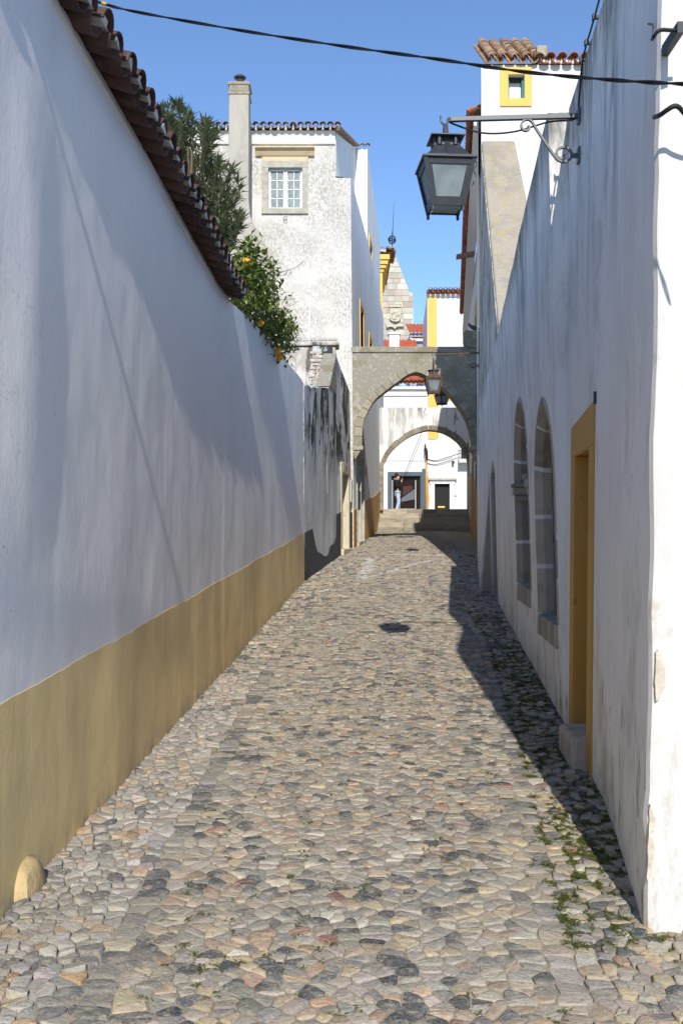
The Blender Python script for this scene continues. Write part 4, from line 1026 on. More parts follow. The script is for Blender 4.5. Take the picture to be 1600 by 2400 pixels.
# impost mouldings of the far window
for dd_, s_ in ((10.9,1),(9.38,-1)):
    for z0, z1, e in ((2.16,2.22,.02),(2.22,2.30,.05),(2.30,2.34,.075)):
        b_ = MB(); a, b = (dd_-.07-e, dd_+.05) if s_ > 0 else (dd_-.05, dd_+.07+e)
        b_.hexa([(X2(a,z0)-e*.6,a,z0),(X2(a,z0)+.42,a,z0),(X2(b,z0)+.42,b,z0),(X2(b,z0)-e*.6,b,z0),(X2(a,z1)-e*.6,a,z1-.003),(X2(a,z1)+.42,a,z1-.003),(X2(b,z1)+.42,b,z1-.003),(X2(b,z1)-e*.6,b,z1-.003)])
        b_.build('impost', 'granite', gw, bevel=.008)
# small doorway near the buttress
b_ = MB(); b_.box(X2(15,1.5)+.38, X2(15,1.5)+.45, 14.4, 15.6, .5, 3.0); b_.build('door', 'dark_wood', gw)
b_ = MB(); b_.hexa([(X2(15.42,1)-.01,15.42,.7),(X2(15.42,1)+.4,15.42,.7),(X2(15.6,1)+.4,15.6,.7),(X2(15.6,1)-.01,15.6,.7),(X2(15.42,2.7)-.01,15.42,2.75),(X2(15.42,2.7)+.4,15.42,2.75),(X2(15.6,2.7)+.4,15.6,2.75),(X2(15.6,2.7)-.01,15.6,2.75)]); b_.build('door_jamb', 'granite', gw, bevel=.02)

# ================================================================== RIGHT: raking buttress and tall house
def LX(d): return 2.14 + .128*(d - 15.9)
bt = T('raking_buttress', 'grey pebbly concrete buttress sloping down from the white tower house', 'buttress', (2.6, 17.5, 1))
mb = MB()
a = [(2.14,15.9,.7),(2.60,19.45,1.0),(2.655,19.45,ZZ(329,19.45)),(2.45,16.0,5.12),(2.42,15.9,4.9)]; b = [(3.29,d,z) for _, d, z in a]
n = 5; tri = tessellate_polygon([[Vector((p_[1], p_[2], 0)) for p_ in a]])
mb.add(a + b, [tuple(t) for t in tri] + [tuple(i+n for i in t) for t in tri] + [(i, (i+1)%n, n+(i+1)%n, n+i) for i in range(n)])
mb.build('sloping_mass', 'concrete_buttress', bt, bevel=.03)
mb = MB(); q_ = [(x-.014,d,z-(.09 if z > 4 else 0)) for x, d, z in a]; mb.add(q_ + [(x+.03,d,z) for x, d, z in q_], [tuple(t) for t in tri] + [(i,(i+1)%5,5+(i+1)%5,5+i) for i in range(5)])
mb.build('whitewashed_side', 'right_white', bt)
th = T('tower_house', 'white house with an ochre framed small window under lichened roof tiles', 'house', (3.6, 20, 1.2))
D2 = 19.5
hx0, hx1 = XX(1127, D2), 6.4; zE2 = ZZ(152, D2)
ox0, ox1, oz0, oz1 = XX(1190,D2), XX(1228,D2), ZZ(231,D2), ZZ(176,D2)
mb = MB(); face_holes(mb, [(hx0,1),(hx1,1),(hx1,zE2),(hx0,zE2)], [[(ox0,oz0),(ox1,oz0),(ox1,oz1),(ox0,oz1)]], lambda x, z: (x, D2, z), (0,.3,0))
mb.build('front_wall', 'clean_white', th)
mb = MB(); mb.add([(hx0,D2,1),(hx0,D2,zE2),(hx0+.128*3,D2+3,zE2),(hx0+.128*3,D2+3,1)], [(0,1,2,3)]); mb.add([(hx0,D2,zE2+.02),(hx1,D2,zE2+.02),(hx1,D2+3,zE2+.02),(hx0+.4,D2+3,zE2+.02)], [(0,1,2,3)]); mb.build('side_wall', 'right_white', th)
def tb(name, mt, x0, x1, y0, y1, a, b, par, bev=.006):
    b_ = MB(); b_.box(XX(x0,D2), XX(x1,D2), D2+a, D2+b, ZZ(y1,D2), ZZ(y0,D2)); return b_.build(name, mt, par, bevel=bev)
wn = tb('window', 'white_paint', 1191, 1227, 177, 230.5, .2, .23, th, 0)
tb('window_frame', 'green_paint', 1190.2, 1194.5, 177, 230.5, .08, .2, wn); tb('window_frame', 'green_paint', 1223, 1227.8, 177, 230.5, .08, .2, wn); tb('window_frame', 'dark_wood', 1194.6, 1222.9, 176.5, 184, .1, .2, wn)
for q in ((1170.5,1189.9,158,250),(1228.1,1245,158,250)): tb('window_surround', 'yellow_paint', *q, -.03, .02, wn)
tb('window_surround', 'yellow_paint', 1190, 1228, 158, 175.9, -.03, .02, wn); tb('window_surround', 'yellow_paint', 1190, 1228, 231.1, 250, -.03, .02, wn)
x = hx0 + .10; k = 0
sl2 = math.radians(34)
while x < hx0 + 1.02:
    for rr in range(6):
        o = rr*.31
        put_tile('oldu', (x, D2-.14+o*math.cos(sl2), zE2+.05+o*math.sin(sl2)), (0,1), sl2, th, frand(-.05,.05), 1.12)
        put_tile('oldc', (x+.11, D2-.13+o*math.cos(sl2)+frand(-.02,.02), zE2+.08+o*math.sin(sl2)), (0,1), sl2, th, frand(-.05,.05), 1.12)
    x += .218
tb('roof_kerb', 'arch_stone', 1256, 1282, 108, 135, -.05, .5, th, .03)
while x < 4.9:
    put_tile('clayu', (x, D2-.16, zE2+.05), (0,1), .2, th, frand(-.05,.05), 1.12); put_tile('clayc', (x+.11, D2-.14, zE2+.10), (0,1), .2, th, frand(-.05,.05), 1.12)
    x += .218
mb = MB(); mb.box(hx0+1.1, 4.9, D2-.02, D2+.4, zE2+.02, zE2+.09); mb.build('eaves_mortar', 'lime_mortar', th)
# cap of the street wall seen over the near house
# ---- far right house with deep eaves
fh = T('eaves_house', 'shaded white house with deep red tile eaves over the street', 'house', (3.6, 27, 1.7))
def EX(d): return 2.94 + .107*(d - 24.5)
def RXw(d): return LX(d) if d < 26 else 3.65 + .0965*(d - 27.2) if d > 27.2 else lerp(LX(26), 3.65, (d-26)/1.2)
zf = 10.05
mb = MB(); pts = [19.6, 22, 24, 26, 27.2, 30, 33, 36.6, 40]
vs = []; fs = []
for d in pts: vs += [(RXw(d), d, 1.0), (RXw(d), d, zf), (RXw(d)+5, d, zf+1.2)]
for i in range(len(pts)-1): fs += [(3*i,3*i+3,3*i+4,3*i+1),(3*i+1,3*i+4,3*i+5,3*i+2)]
vs += [(RXw(40)+5,40,1.0)]; fs += [(24,25,26,27)]
mb.add(vs, fs); mb.build('wall', 'aged_white', fh)
mb = MB(); mb.hexa([(EX(20)+.12,20,zf-.16),(RXw(20)+.1,20,zf-.3),(RXw(40)+.1,40,zf-.3),(EX(40)+.12,40,zf-.16),(EX(20)+.12,20,zf),(RXw(20)+.1,20,zf+.0),(RXw(40)+.1,40,zf+.0),(EX(40)+.12,40,zf)]); mb.build('eaves_board', 'clean_white', fh)
d = 20.0
while d < 37.5:
    put_tile('clayu', (EX(d) + frand(-.01,.01), d, zf + .09), (1,-.107), .35, fh, frand(-.04,.04), 1.0); put_tile('clayc', (EX(d)+.01, d+.1, zf+.11), (1,-.107), .35, fh, frand(-.04,.04)); d += .2
def patchW(name, mt, pl, off, par, th_=.02):
    b_ = MB(); b_.prism([(RXw(d)-off, d, z) for d, z in pl], (th_,0,0)); return b_.build(name, mt, par)
patchW('painted_base', 'orange_dado', [(24.6,1.3),(26,1.4),(27.2,1.4),(35.5,1.9),(35.5,4.2),(31,3.7),(27.2,3.0),(26,2.9),(24.6,2.8)], .012, fh, .02)
for a, b, z0, z1 in ((28.2,29.2,1.6,3.9),(31.6,32.5,1.9,4.3)):
    w_ = patchW('door', 'dark_wood', [(a,z0),(b,z0),(b,z1),(a,z1)], .006, fh, .02)
    patchW('door_frame', 'window_stone', [(a-.15,z0),(a-.005,z0),(a-.005,z1+.15),(a-.15,z1+.15)], .03, w_, .03); patchW('door_frame', 'window_stone', [(b+.005,z0),(b+.15,z0),(b+.15,z1+.15),(b+.005,z1+.15)], .03, w_, .03); patchW('door_frame', 'window_stone', [(a,z1+.005),(b,z1+.005),(b,z1+.15),(a,z1+.15)], .03, w_, .03)
w_ = patchW('window', 'glass_dark', [(27.9,6.6),(28.9,6.6),(28.9,8.0),(27.9,8.0)], .006, fh, .02)
for q in ([(27.75,8.005),(29.05,8.005),(29.05,8.4),(27.75,8.4)], [(27.75,6.4),(27.895,6.4),(27.895,8.0),(27.75,8.0)], [(28.905,6.4),(29.05,6.4),(29.05,8.0),(28.905,8.0)]): patchW('window_surround', 'yellow_paint', q, .06, w_, .07)
c = P(1069, 607, 24.5); mb = MB(); mb.prism([(c.x,24.45,c.z),(c.x+.42,24.4,c.z+.05),(c.x+.42,24.4,c.z+.17),(c.x,24.45,c.z+.10)], (0,.12,0)); mb.build('beam_end', 'timber', fh)
# stone bracket on the arch end + pigeon
mb = MB(); z0 = ZZ(814,26)
mb.prism([(3.16,25.9,z0),(3.5,25.9,z0-.05),(3.5,25.9,z0+.40),(3.12,25.9,z0+.42),(3.12,25.9,z0+.18)], (0,.5,0)); tag(mb.build('stone_bracket', 'dark_stone', bevel=.02), 'dark stone bracket standing on the right end of the pointed arch', 'bracket')
pg = T('pigeon', 'grey pigeon perched on the dark stone bracket above the arch', 'pigeon', (3.36, 26.1, z0+.40))
mb = MB(); mb.sphere((0,0,0), 1, 10)
for i, v in enumerate(mb.v):
    x, y, z = v; t = (x+1)/2
    mb.v[i] = (3.38 - x*.13 + (.05 if x < -.5 else 0)*0, 26.1 + y*.055*(1-.5*max(0,-x)), z0 + .515 + z*.06*(1-.6*max(0,-x)) + x*.035)
bd = mb.build('body', 'feather', pg, smooth=True)
mb = MB(); mb.sphere((3.255,26.1,z0+.60), .034, 8); mb.tube([(3.28,26.1,z0+.55),(3.258,26.1,z0+.60)], [.04,.028], 8); mb.build('head', 'feather', pg, smooth=True)
mb = MB(); mb.tube([(3.225,26.1,z0+.60),(3.20,26.1,z0+.592)], [.009,.003], 5); mb.build('beak', 'plastic_grey', pg)
mb = MB(); mb.prism([(3.46,26.07,z0+.50),(3.60,26.06,z0+.43),(3.61,26.14,z0+.43),(3.46,26.13,z0+.50)], (0,0,.012)); mb.build('tail', 'feather', pg)
for y in (26.08, 26.12): mb = MB(); mb.tube([(3.36,y,z0+.415),(3.37,y,z0+.48)], .006, 5); mb.build('leg', 'brick_red', pg)
# ================================================================== PLAZA: houses and church beyond
DP = 54.0
def bx54(x0, x1, y0, y1, a, b):
    m = MB(); m.box(XX(x0,DP), XX(x1,DP), DP+a, DP+b, ZZ(y1,DP), ZZ(y0,DP)); return m
lowh = T('shop_house', 'low white house with red tile roof and grey framed shop window', 'house', (3.2, DP, pz))
sx0, sx1, sy0, sy1 = 917, 985, 1115, 1196
fz = lambda x, y: (XX(x,DP), DP, ZZ(y,DP))
m = MB(); face_holes(m, [(640,1225),(1000.5,1225),(1000.5,905),(640,905)], [[(sx0,sy1),(sx1,sy1),(sx1,sy0),(sx0,sy0)]], fz, (0,.35,0)); m.build('front_wall', 'clean_white', lowh)
bx54(640,1000,920,928,-.08,0.0).build('string_course', 'clean_white', lowh); bx54(640,1000,905,913,-.18,0).build('eaves_moulding', 'clean_white', lowh); bx54(640,1000,1078,1080,-.04,0).build('string_course', 'clean_white', lowh)
sw = bx54(sx0,sx1,sy0,sy1,.22,.25).build('shop_window', 'shop_glass', lowh)
for q in ((908,917,1106,1215),(985,996,1106,1215)): bx54(*q,-.05,.0).build('window_surround', 'grey_blue_paint', sw)
bx54(917.05,984.95,1106,1114.9,-.05,0).build('window_surround', 'grey_blue_paint', sw)
for q in ((918,920.5,1125,1196),(972.5,975,1125,1196),(918,975,1192,1196)): bx54(*q,.10,.2).build('window_frame', 'door_grey', sw)
m = MB(); m.prism([P(x,y,DP+.2) for x, y in ((940,1168),(972,1146),(972,1170),(940,1176))], (0,.015,0)); m.build('window_print', 'shop_print', sw)
m = MB(); m.prism([P(x,y,DP+.205) for x, y in ((943,1162),(945,1140),(966,1138),(966,1148))], (0,.01,0)); m.build('window_print', 'shop_red', sw)
for y in (1111.5,1123,1150,1174,1178): bx54(895,905,y,y+.8,-.02,0).build('wall_slot', 'aged_white', lowh)
def wavy(name, mt, x0, x1, y0, z0, y1, z1, par, pitch=.22, amp=.045, rows=26):
    m = MB(); nx = int((x1-x0)/pitch*6)
    L = math.hypot(y1-y0, z1-z0); nv = Vector((0, -(z1-z0), (y1-y0)))/L
    for j in range(rows+1):
        for i in range(nx+1):
            t = j/rows; x = lerp(x0, x1, i/nx); e = amp*math.cos(2*math.pi*x/pitch) + (.02 if j % 2 == 0 else 0)
            m.v.append((x, lerp(y0,y1,t)+nv.y*e, lerp(z0,z1,t)+nv.z*e))
    for j in range(rows):
        for i in range(nx): m.f.append((j*(nx+1)+i, j*(nx+1)+i+1, (j+1)*(nx+1)+i+1, (j+1)*(nx+1)+i))
    return m.build(name, mt, par, smooth=True)
wavy('roof', 'bright_tile', XX(800,DP), XX(1000,DP), DP-.3, ZZ(903,DP)+.1, 62, ZZ(797,62), lowh)
x = XX(850,DP)
while x < XX(1000,DP):
    put_tile('clayu', (x, DP-.38, ZZ(904,DP)+.12), (0,1), .42, lowh, 0, 1.25); put_tile('clayc', (x+.11, DP-.36, ZZ(904,DP)+.17), (0,1), .42, lowh, 0, 1.2); x += .22
m = MB(); c = P(923, 812, 59.5); m.box(c.x-.30, c.x+.30, 59.2, 59.8, 10, ZZ(786,59.5)); m.build('chimney', 'clean_white', lowh, bevel=.02)
m = MB(); m.box(c.x-.36, c.x+.36, 59.14, 59.86, ZZ(786,59.5)+.002, ZZ(782,59.5)); m.build('chimney_cap', 'clean_white', lowh)
tal = T('pilaster_house', 'bright white house with a broad yellow corner pilaster and wavy tile eaves', 'house', (6.5, DP, pz))
dx0, dx1, dy0 = 1017.5, 1053, 1134
m = MB(); face_holes(m, [(1000.6,1225),(1240,1225),(1240,690),(1000.6,690)], [[(dx0,1222),(dx1,1222),(dx1,dy0),(dx0,dy0)]], lambda x, y: (XX(x,DP), DP-.02, ZZ(y,DP)), (0,.4,0)); m.build('front_wall', 'clean_white', tal)
m = MB(); m.add([(XX(1000.6,DP),DP-.02,ZZ(690,DP)),(XX(990,DP+8),DP+8,ZZ(690,DP)),(XX(990,DP+8),DP+8,5),(XX(1000.6,DP),DP-.02,5)], [(0,1,2,3)]); m.add([(XX(1000.6,DP),DP,ZZ(690,DP)),(XX(1240,DP),DP,ZZ(690,DP)),(XX(1240,DP),DP+8,ZZ(690,DP)),(XX(990,DP+8),DP+8,ZZ(690,DP))], [(0,1,2,3)]); m.build('side_wall', 'clean_white', tal)
m = MB(); pl = [(1002,692),(1023,692),(1023,930),(1028,930),(1028,1020),(1025,1027),(1019,1029),(1002,1029)]; m.prism([P(x,y,DP-.06) for x, y in pl], (0,.03,0)); m.build('pilaster', 'yellow_paint', tal)
m = MB(); m.prism([P(x,y,DP-.05) for x, y in ((1028.3,930),(1110,930),(1110,938),(1028.3,938))], (0,.02,0)); m.build('string_course', 'yellow_paint', tal)
m = MB(); m.prism([P(x,y,DP-.045) for x, y in ((998,1096),(1003,1094),(1004,1150),(1006,1170),(1003,1200),(998,1200))], (0,.02,0)); m.build('worn_corner', 'orange_dado', tal)
bx54(988.5,996.5,1099,1215,-.09,-.052).build('pilaster_base', 'grey_blue_paint', lowh)
m = MB(); m.tube([P(998.5,1070,DP-.12), P(998.5,1200,DP-.12)], .045, 8); m.build('drain_pipe', 'orange_dado', tal, smooth=True)
x = XX(1002,DP)
while x < XX(1110,DP):
    put_tile('clayu', (x, DP-.42, ZZ(690,DP)+.1), (0,1), .3, tal, 0, 1.35); put_tile('clayc', (x+.13, DP-.40, ZZ(690,DP)+.17), (0,1), .3, tal, 0, 1.35); x += .265
m = MB(); m.box(XX(1000,DP), XX(1240,DP), DP-.1, DP-.021, ZZ(696,DP), ZZ(689,DP)); m.build('eaves_moulding', 'clean_white', tal)
m = MB(); m.box(XX(1001,DP), XX(1240,DP), DP-.12, DP+.5, ZZ(690,DP)+.012, ZZ(690,DP)+.24); m.build('tile_bed', 'clay_tile', tal)
dr = bx54(dx0,dx1,dy0,1222,.12,.2).build('door', 'black_wood_and_shade', tal)
bx54(1009,dx0-.05,1130,1222,-.10,-.025).build('door_jamb', 'aged_white', dr); bx54(dx1+.05,1062,1130,1222,-.10,-.025).build('door_jamb', 'aged_white', dr)
bx54(1006,1065,1126,1133.9,-.12,-.021).build('door_lintel', 'aged_white', dr); bx54(1003,1069,1121.5,1125.9,-.24,-.021).build('door_cornice', 'window_stone', dr)
bx54(1026,1042,1186,1190,.09,.119).build('letter_plate', 'brass', dr)
bx54(1083.5,1085,1140,1215,-.05,-.021).build('wall_edge', 'aged_white', tal)
bx54(1057.5,1063,1081,1087,-.3,-.021).build('junction_box', 'plastic_grey', tal)
bx54(1065,1068,1161,1164,-.06,-.021).build('wall_plate', 'plastic_grey', tal)
# balcony
bal = bx54(1072,1110,1078,1086,-.7,-.021).build('balcony', 'clean_white', tal)
for y in (1037, 1076): 
    m = MB(); m.box(XX(1072,DP), XX(1110,DP), DP-.68, DP-.65, ZZ(y,DP)-.03, ZZ(y,DP)); m.build('railing', 'iron_paint', bal)
for k in range(9):
    m = MB(); q = XX(1073+k*4, DP); m.box(q-.012, q+.012, DP-.675, DP-.655, ZZ(1076,DP), ZZ(1037,DP)-.03); m.build('railing_bar', 'iron_paint', bal)
bx54(1080,1110,1036,1078,-.04,-.021).build('balcony_door', 'glass_dark', bal)
# wires with a wall bracket
m = MB(); m.tube([P(995,1040,DP-.3),P(999,1060,DP-.3),P(1001,1078,DP-.3)], .03, 6)
for k in range(14): m.tube(smoothpts([P(992+frand(0,6),1037+frand(0,20),DP-.3), P(996+frand(-3,6),1055+frand(-6,10),DP-.32), P(1000+frand(-3,3),1072+frand(-4,8),DP-.3)], 4), .012, 4)
m.tube(smoothpts([P(1001,1076,DP-.3), P(1020,1080,DP-.3), P(1045,1073,DP-.3), P(1080,1062,DP-.3)], 5), .02, 5); m.tube(smoothpts([P(1001,1078,DP-.3), P(1025,1082,DP-.3), P(1060,1072,DP-.3)], 5), .015, 5)
m.tube([P(947,1113,DP-.4), P(990,1008,DP-.6)], .014, 5)
tag(m.build('wire_bundle', 'cable_black'), 'tangled black wires fixed to the white house across the plaza', 'wires')
# far small house right of the church
sm = T('blue_house', 'far blue grey house wall under a bright red roof beside the church', 'house', (5, 66, pz)); d6 = 66.0
m = MB(); m.box(XX(960,d6), XX(1010,d6), d6, d6+4, 8, ZZ(781,d6)); m.build('wall', 'blue_wall', sm)
m = MB(); m.box(XX(960,d6)-.01, XX(1010,d6), d6-.25, d6-.002, ZZ(801,d6), ZZ(795,d6)); m.build('cornice', 'clean_white', sm)
for k in range(7): put_tile('clayc', (XX(966+k*4,d6), d6-.3, ZZ(795,d6)+.02), (0,1), .3, sm, 0, 1.0)
wavy('roof', 'bright_tile', XX(960,d6), XX(1010,d6), d6-.2, ZZ(782,d6), d6+4.5, ZZ(760,d6+4.5), sm, .25, .05, 14)
# church gable of dressed stone
cg = T('church_gable', 'pale ashlar church gable carrying a carved coat of arms', 'church', (4.4, 80, pz)); dc_ = 80.0
y = 800.0; row = 0
def edgeR(y): return interp([(590,921),(601,927),(682,958)], y) if y < 683 else 968
while y > 596:
    h = frand(11, 15); x = 880.0 - frand(0, 10); xr = edgeR(y - h)
    while x < xr - 3:
        wdt = frand(13, 24); x2 = min(x + wdt, xr)
        if xr - x2 < 5: x2 = xr
        xr_b = edgeR(y); top_r = x2
        m = MB(); e = frand(0, .05)
        if x2 == xr and y < 684: poly = [(x+.35,y-.35),(min(xr_b, x2+8),y-.35),(x2,y-h+.35),(x+.35,y-h+.35)]
        else: poly = [(x+.35,y-.35),(x2-.35,y-.35),(x2-.35,y-h+.35),(x+.35,y-h+.35)]
        m.prism([P(a, b, dc_ - e) for a, b in poly], (0,.4,0))
        k = frand(.8, 1.15); c = R.choice([(.52,.48,.39),(.46,.43,.37),(.56,.52,.43),(.44,.37,.30)]); m.c = [tuple(q*k for q in c)]*len(m.v)
        m.build('stone_block', 'church_stone', cg); x = x2
    y -= h; row += 1
m = MB(); m.prism([P(a, b, dc_+.08) for a, b in ((870,830),(966,830),(966,686),(957,684),(925,603),(916,596),(870,596))], (0,3,0)); m.build('wall_core', 'carved_stone', cg)
# coat of arms: shield, crown, scroll
def relief(pl, e, th_=.2):
    m = MB(); m.prism([P(a, b, dc_ - e) for a, b in pl], (0, th_, 0)); return m.build('coat_of_arms', 'carved_stone', cg, bevel=.03)
relief([(913,722),(938,722),(938,745),(936,751),(930,754),(921,753),(915,750),(913,745)], .28, .25)
relief([(912,714),(939,714),(938,720),(913,720)], .34, .3)
for k in range(6): q = 913 + k*4.8; relief([(q,714),(q+2.6,714),(q+3.2,710),(q+1.3,711.5),(q-.4,710)], .32, .25)
for q in ([(917,729),(922,726),(925,731),(921,736),(916,734)], [(926,732),(933,728),(935,737),(930,742),(926,739)], [(918,739),(924,738),(929,746),(924,749),(919,746)]): relief(q, .36, .1)
relief([(904,759),(910,755),(918,757),(925,763),(932,758),(941,756),(947,761),(944,766),(938,765),(930,766),(925,771),(919,766),(911,766),(906,768)], .30, .25)
relief([(940,745),(944,748),(945,755),(941,758),(938,753)], .26, .2)
# pinnacle and armillary sphere
pn = MB(); a, b = P(911.5,601,D1+1.5), P(926,601,D1+1.5); tpn = P(919,588,D1+1.5)
pn.hexa([(a.x,a.y-.12,a.z),(b.x,a.y-.12,a.z),(b.x,a.y+.2,a.z),(a.x,a.y+.2,a.z),(tpn.x-.05,a.y-.03,tpn.z),(tpn.x+.05,a.y-.03,tpn.z),(tpn.x+.05,a.y+.1,tpn.z),(tpn.x-.05,a.y+.1,tpn.z)])
pn.build('roof_pinnacle', 'arch_stone', yh)
ar = T('armillary_finial', 'black iron armillary sphere with a tall rod on the roof pinnacle', 'finial', tuple(tpn)); cA = P(918.2, 562, D1+1.5); rA = 9/F*(D1+1.5)
for nm, ax in (('meridian_ring',(1,0,0)),('meridian_ring',(.5,.86,0)),('meridian_ring',(-.5,.86,0)),('equator_ring',(0,0,1)),('ecliptic_band',(.35,0,.93))):
    ax = Vector(ax).normalized(); u = ax.orthogonal().normalized(); v = ax.cross(u); m = MB()
    m.tube([cA + (u*math.cos(t) + v*math.sin(t))*rA for t in [i*math.pi/12 for i in range(25)]], .018 if 'band' not in nm else .026, 5, False); m.build(nm, 'iron_paint', ar)
m = MB(); m.tube([tpn, cA, P(919.5,548,D1+1.5), P(921,510,D1+1.5), P(923,473,D1+1.5)], [.02,.02,.018,.011,.005], 6); m.build('rod', 'iron_paint', ar)
m = MB(); m.lathe([(.001,0),(.03,.02),(.02,.06),(.045,.09),(.02,.12),(.03,.16),(.012,.22)], P(919.2,553,D1+1.5), 10); m.build('knob', 'iron_paint', ar, smooth=True)

# ================================================================== LANTERNS
def lantern(label, mount, ang, arm, drop, body, cap_m, arm_m, rot=0.0, group=None, k=1.0):
    """mount = point on the wall; ang = heading of the arm; k = scale"""
    u = Vector((math.cos(ang), math.sin(ang), 0)); nv = Vector((-u.y, u.x, 0)); up = Vector((0,0,1)); mnt = Vector(mount)
    t = T('wall_lantern', label, 'lantern', mnt, group)
    def A(s_, z, o=0): return mnt + u*(s_*k) + up*(z*k) + nv*(o*k)
    m = MB(); m.ribbon([A(.0,0), A(arm,-.012)], nv, .03*k, .03*k); br = m.build('bracket_arm', arm_m, t, bevel=.003*k)
    for z in (0, -.255):
        m = MB(); m.hexa([A(0,z-.05,-.035), A(.02,z-.05,-.035), A(.02,z-.05,.035), A(0,z-.05,.035), A(0,z+.05,-.035), A(.02,z+.05,-.035), A(.02,z+.05,.035), A(0,z+.05,.035)]); m.build('wall_plate', arm_m, t, bevel=.006*k)
    m = MB(); m.ribbon([A(.0,-.255), A(.055,-.255)], nv, .025*k, .025*k); m.build('lower_arm', arm_m, t)
    # scroll: measured in the bracket's plane (s from wall, z from arm)
    sp = [(.055,-.255),(.065,-.22),(.085,-.203),(.115,-.20),(.145,-.215),(.155,-.245),(.14,-.27),(.115,-.275),(.10,-.262),(.107,-.247)]
    sp = [(.107,-.247),(.10,-.262),(.118,-.274),(.142,-.266),(.153,-.242),(.143,-.214),(.112,-.20),(.08,-.208),(.058,-.238),(.062,-.272),(.09,-.293),(.125,-.29),(.155,-.27),(.20,-.205),(.25,-.13),(.285,-.075),(.305,-.04),(.33,-.018),(.36,-.024),(.378,-.05),(.37,-.08),(.345,-.09),(.325,-.075),(.335,-.058)]
    m = MB(); m.ribbon(smoothpts([A(s_*1.0, z) for s_, z in sp], 4), nv, .024*k, .013*k); m.build('scroll', arm_m, t)
    # hook and yoke
    hp = A(arm + .025, drop[0])
    m = MB(); m.tube(smoothpts([A(arm-.01,-.012), A(arm+.012,-.005), A(arm+.02,-.035), A(arm+.035,-.045), A(arm+.055,-.03), A(arm+.062,.012)], 4), .007*k, 6); m.build('hook', arm_m, t)
    c = A(arm + .03, 0); zt_ = mnt.z + drop[1]*k     # centre axis; zt_ = top rim of the body
    ca, sa = math.cos(ang + rot), math.sin(ang + rot); e1 = Vector((ca, sa, 0)); e2 = Vector((-sa, ca, 0))
    def B(a, b, z): return Vector((c.x, c.y, zt_)) + e1*(a*k) + e2*(b*k) + up*(z*k)
    H = .285; wt, wb = .155, .098
    for s_ in (-1, 1):
        m = MB(); m.ribbon(smoothpts([B(0, .0, drop[2]), B(0, s_*.012, drop[2]-.03), B(0, s_*.05, drop[2]-.12), B(0, s_*.145, .03), B(0, s_*.155, .0)], 4), e1, .03*k, .010*k); m.build('yoke', body, t)
    # posts, rails, panes
    cs = [(-1,-1),(1,-1),(1,1),(-1,1)]
    for a, b in cs:
        m = MB(); m.hexa([B(a*wb-q0, b*wb-q1, -H) for q0, q1 in ((-.011,-.011),(.011,-.011),(.011,.011),(-.011,.011))] + [B(a*wt-q0, b*wt-q1, 0) for q0, q1 in ((-.011,-.011),(.011,-.011),(.011,.011),(-.011,.011))]); m.build('corner_post', body, t)
        m = MB(); m.tube([B(a*wb, b*wb, -H+.02), B(a*wb, b*wb, -H-.03)], .010*k, 8); m.build('foot', body, t)
    for i in range(4):
        a, b = cs[i], cs[(i+1) % 4]
        def Q(t_, h, w_): return B(lerp(a[0],b[0],t_)*w_, lerp(a[1],b[1],t_)*w_, h)
        def wz(h): return lerp(wt, wb, -h/H)
        m = MB(); m.add([Q(.11,-.034,wz(-.034)-.004), Q(.89,-.034,wz(-.034)-.004), Q(.86,-H+.052,wz(-H+.052)-.004), Q(.14,-H+.052,wz(-H+.052)-.004)], [(0,1,2,3)]); m.build('glass_pane', 'frosted', t)
        for h0, h1 in ((-.001,-.036),(-H+.054,-H+.002)):
            m = MB(); m.hexa([Q(.02,h1,wz(h1)-.008), Q(.98,h1,wz(h1)-.008), Q(.98,h1,wz(h1)+.004), Q(.02,h1,wz(h1)+.004), Q(.02,h0,wz(h0)-.008), Q(.98,h0,wz(h0)-.008), Q(.98,h0,wz(h0)+.004), Q(.02,h0,wz(h0)+.004)]); m.build('rail', body, t)
        for s0, s1 in ((.03,.12),(.88,.97)):
            m = MB(); m.add([Q(s0,-.036,wz(-.036)), Q(s1,-.036,wz(-.036)), Q(s1 if s1 < .5 else s1,-H+.05,wz(-H+.05)), Q(s0,-H+.05,wz(-H+.05))], [(0,1,2,3)]); m.build('stile', body, t)
    m = MB(); m.add([B(-wb*.9,-wb*.9,-H+.01), B(wb*.9,-wb*.9,-H+.01), B(wb*.9,wb*.9,-H+.01), B(-wb*.9,wb*.9,-H+.01)], [(0,1,2,3)]); m.build('glass_pane', 'frosted', t)
    m = MB(); r_ = wt + .02; m.hexa([B(a*r_, b*r_, .0) for a, b in cs] + [B(a*r_, b*r_, .014) for a, b in cs]); m.build('rim', cap_m, t, bevel=.004*k)
    m = MB(); m.hexa([B(a*(wt-.012), b*(wt-.012), .0145) for a, b in cs] + [B(a*(wt-.012), b*(wt-.012), .032) for a, b in cs]); m.build('rim', cap_m, t, bevel=.004*k)
    m = MB(); m.hexa([B(a*(wt-.02), b*(wt-.02), .033) for a, b in cs] + [B(a*.075, b*.075, .115) for a, b in cs]); m.build('roof', cap_m, t)
    m = MB(); m.hexa([B(a*.06, b*.06, .1155) for a, b in cs] + [B(a*.06, b*.06, .165) for a, b in cs]); m.build('chimney_box', cap_m, t)
    for a, b in ((-.052,-.075),(.052,-.075),(-.052,.075),(.052,.075),(-.075,-.035),(.075,-.035),(-.075,.04),(.075,.04)):
        m = MB(); m.tube([B(a,b,.112), B(a,b,.166)], .015*k, 10); m.build('vent_tube', cap_m, t, smooth=2)
    m = MB(); m.hexa([B(a*.108, b*.108, .1665) for a, b in cs] + [B(a*.108, b*.108, .174) for a, b in cs]); m.build('top_plate', cap_m, t)
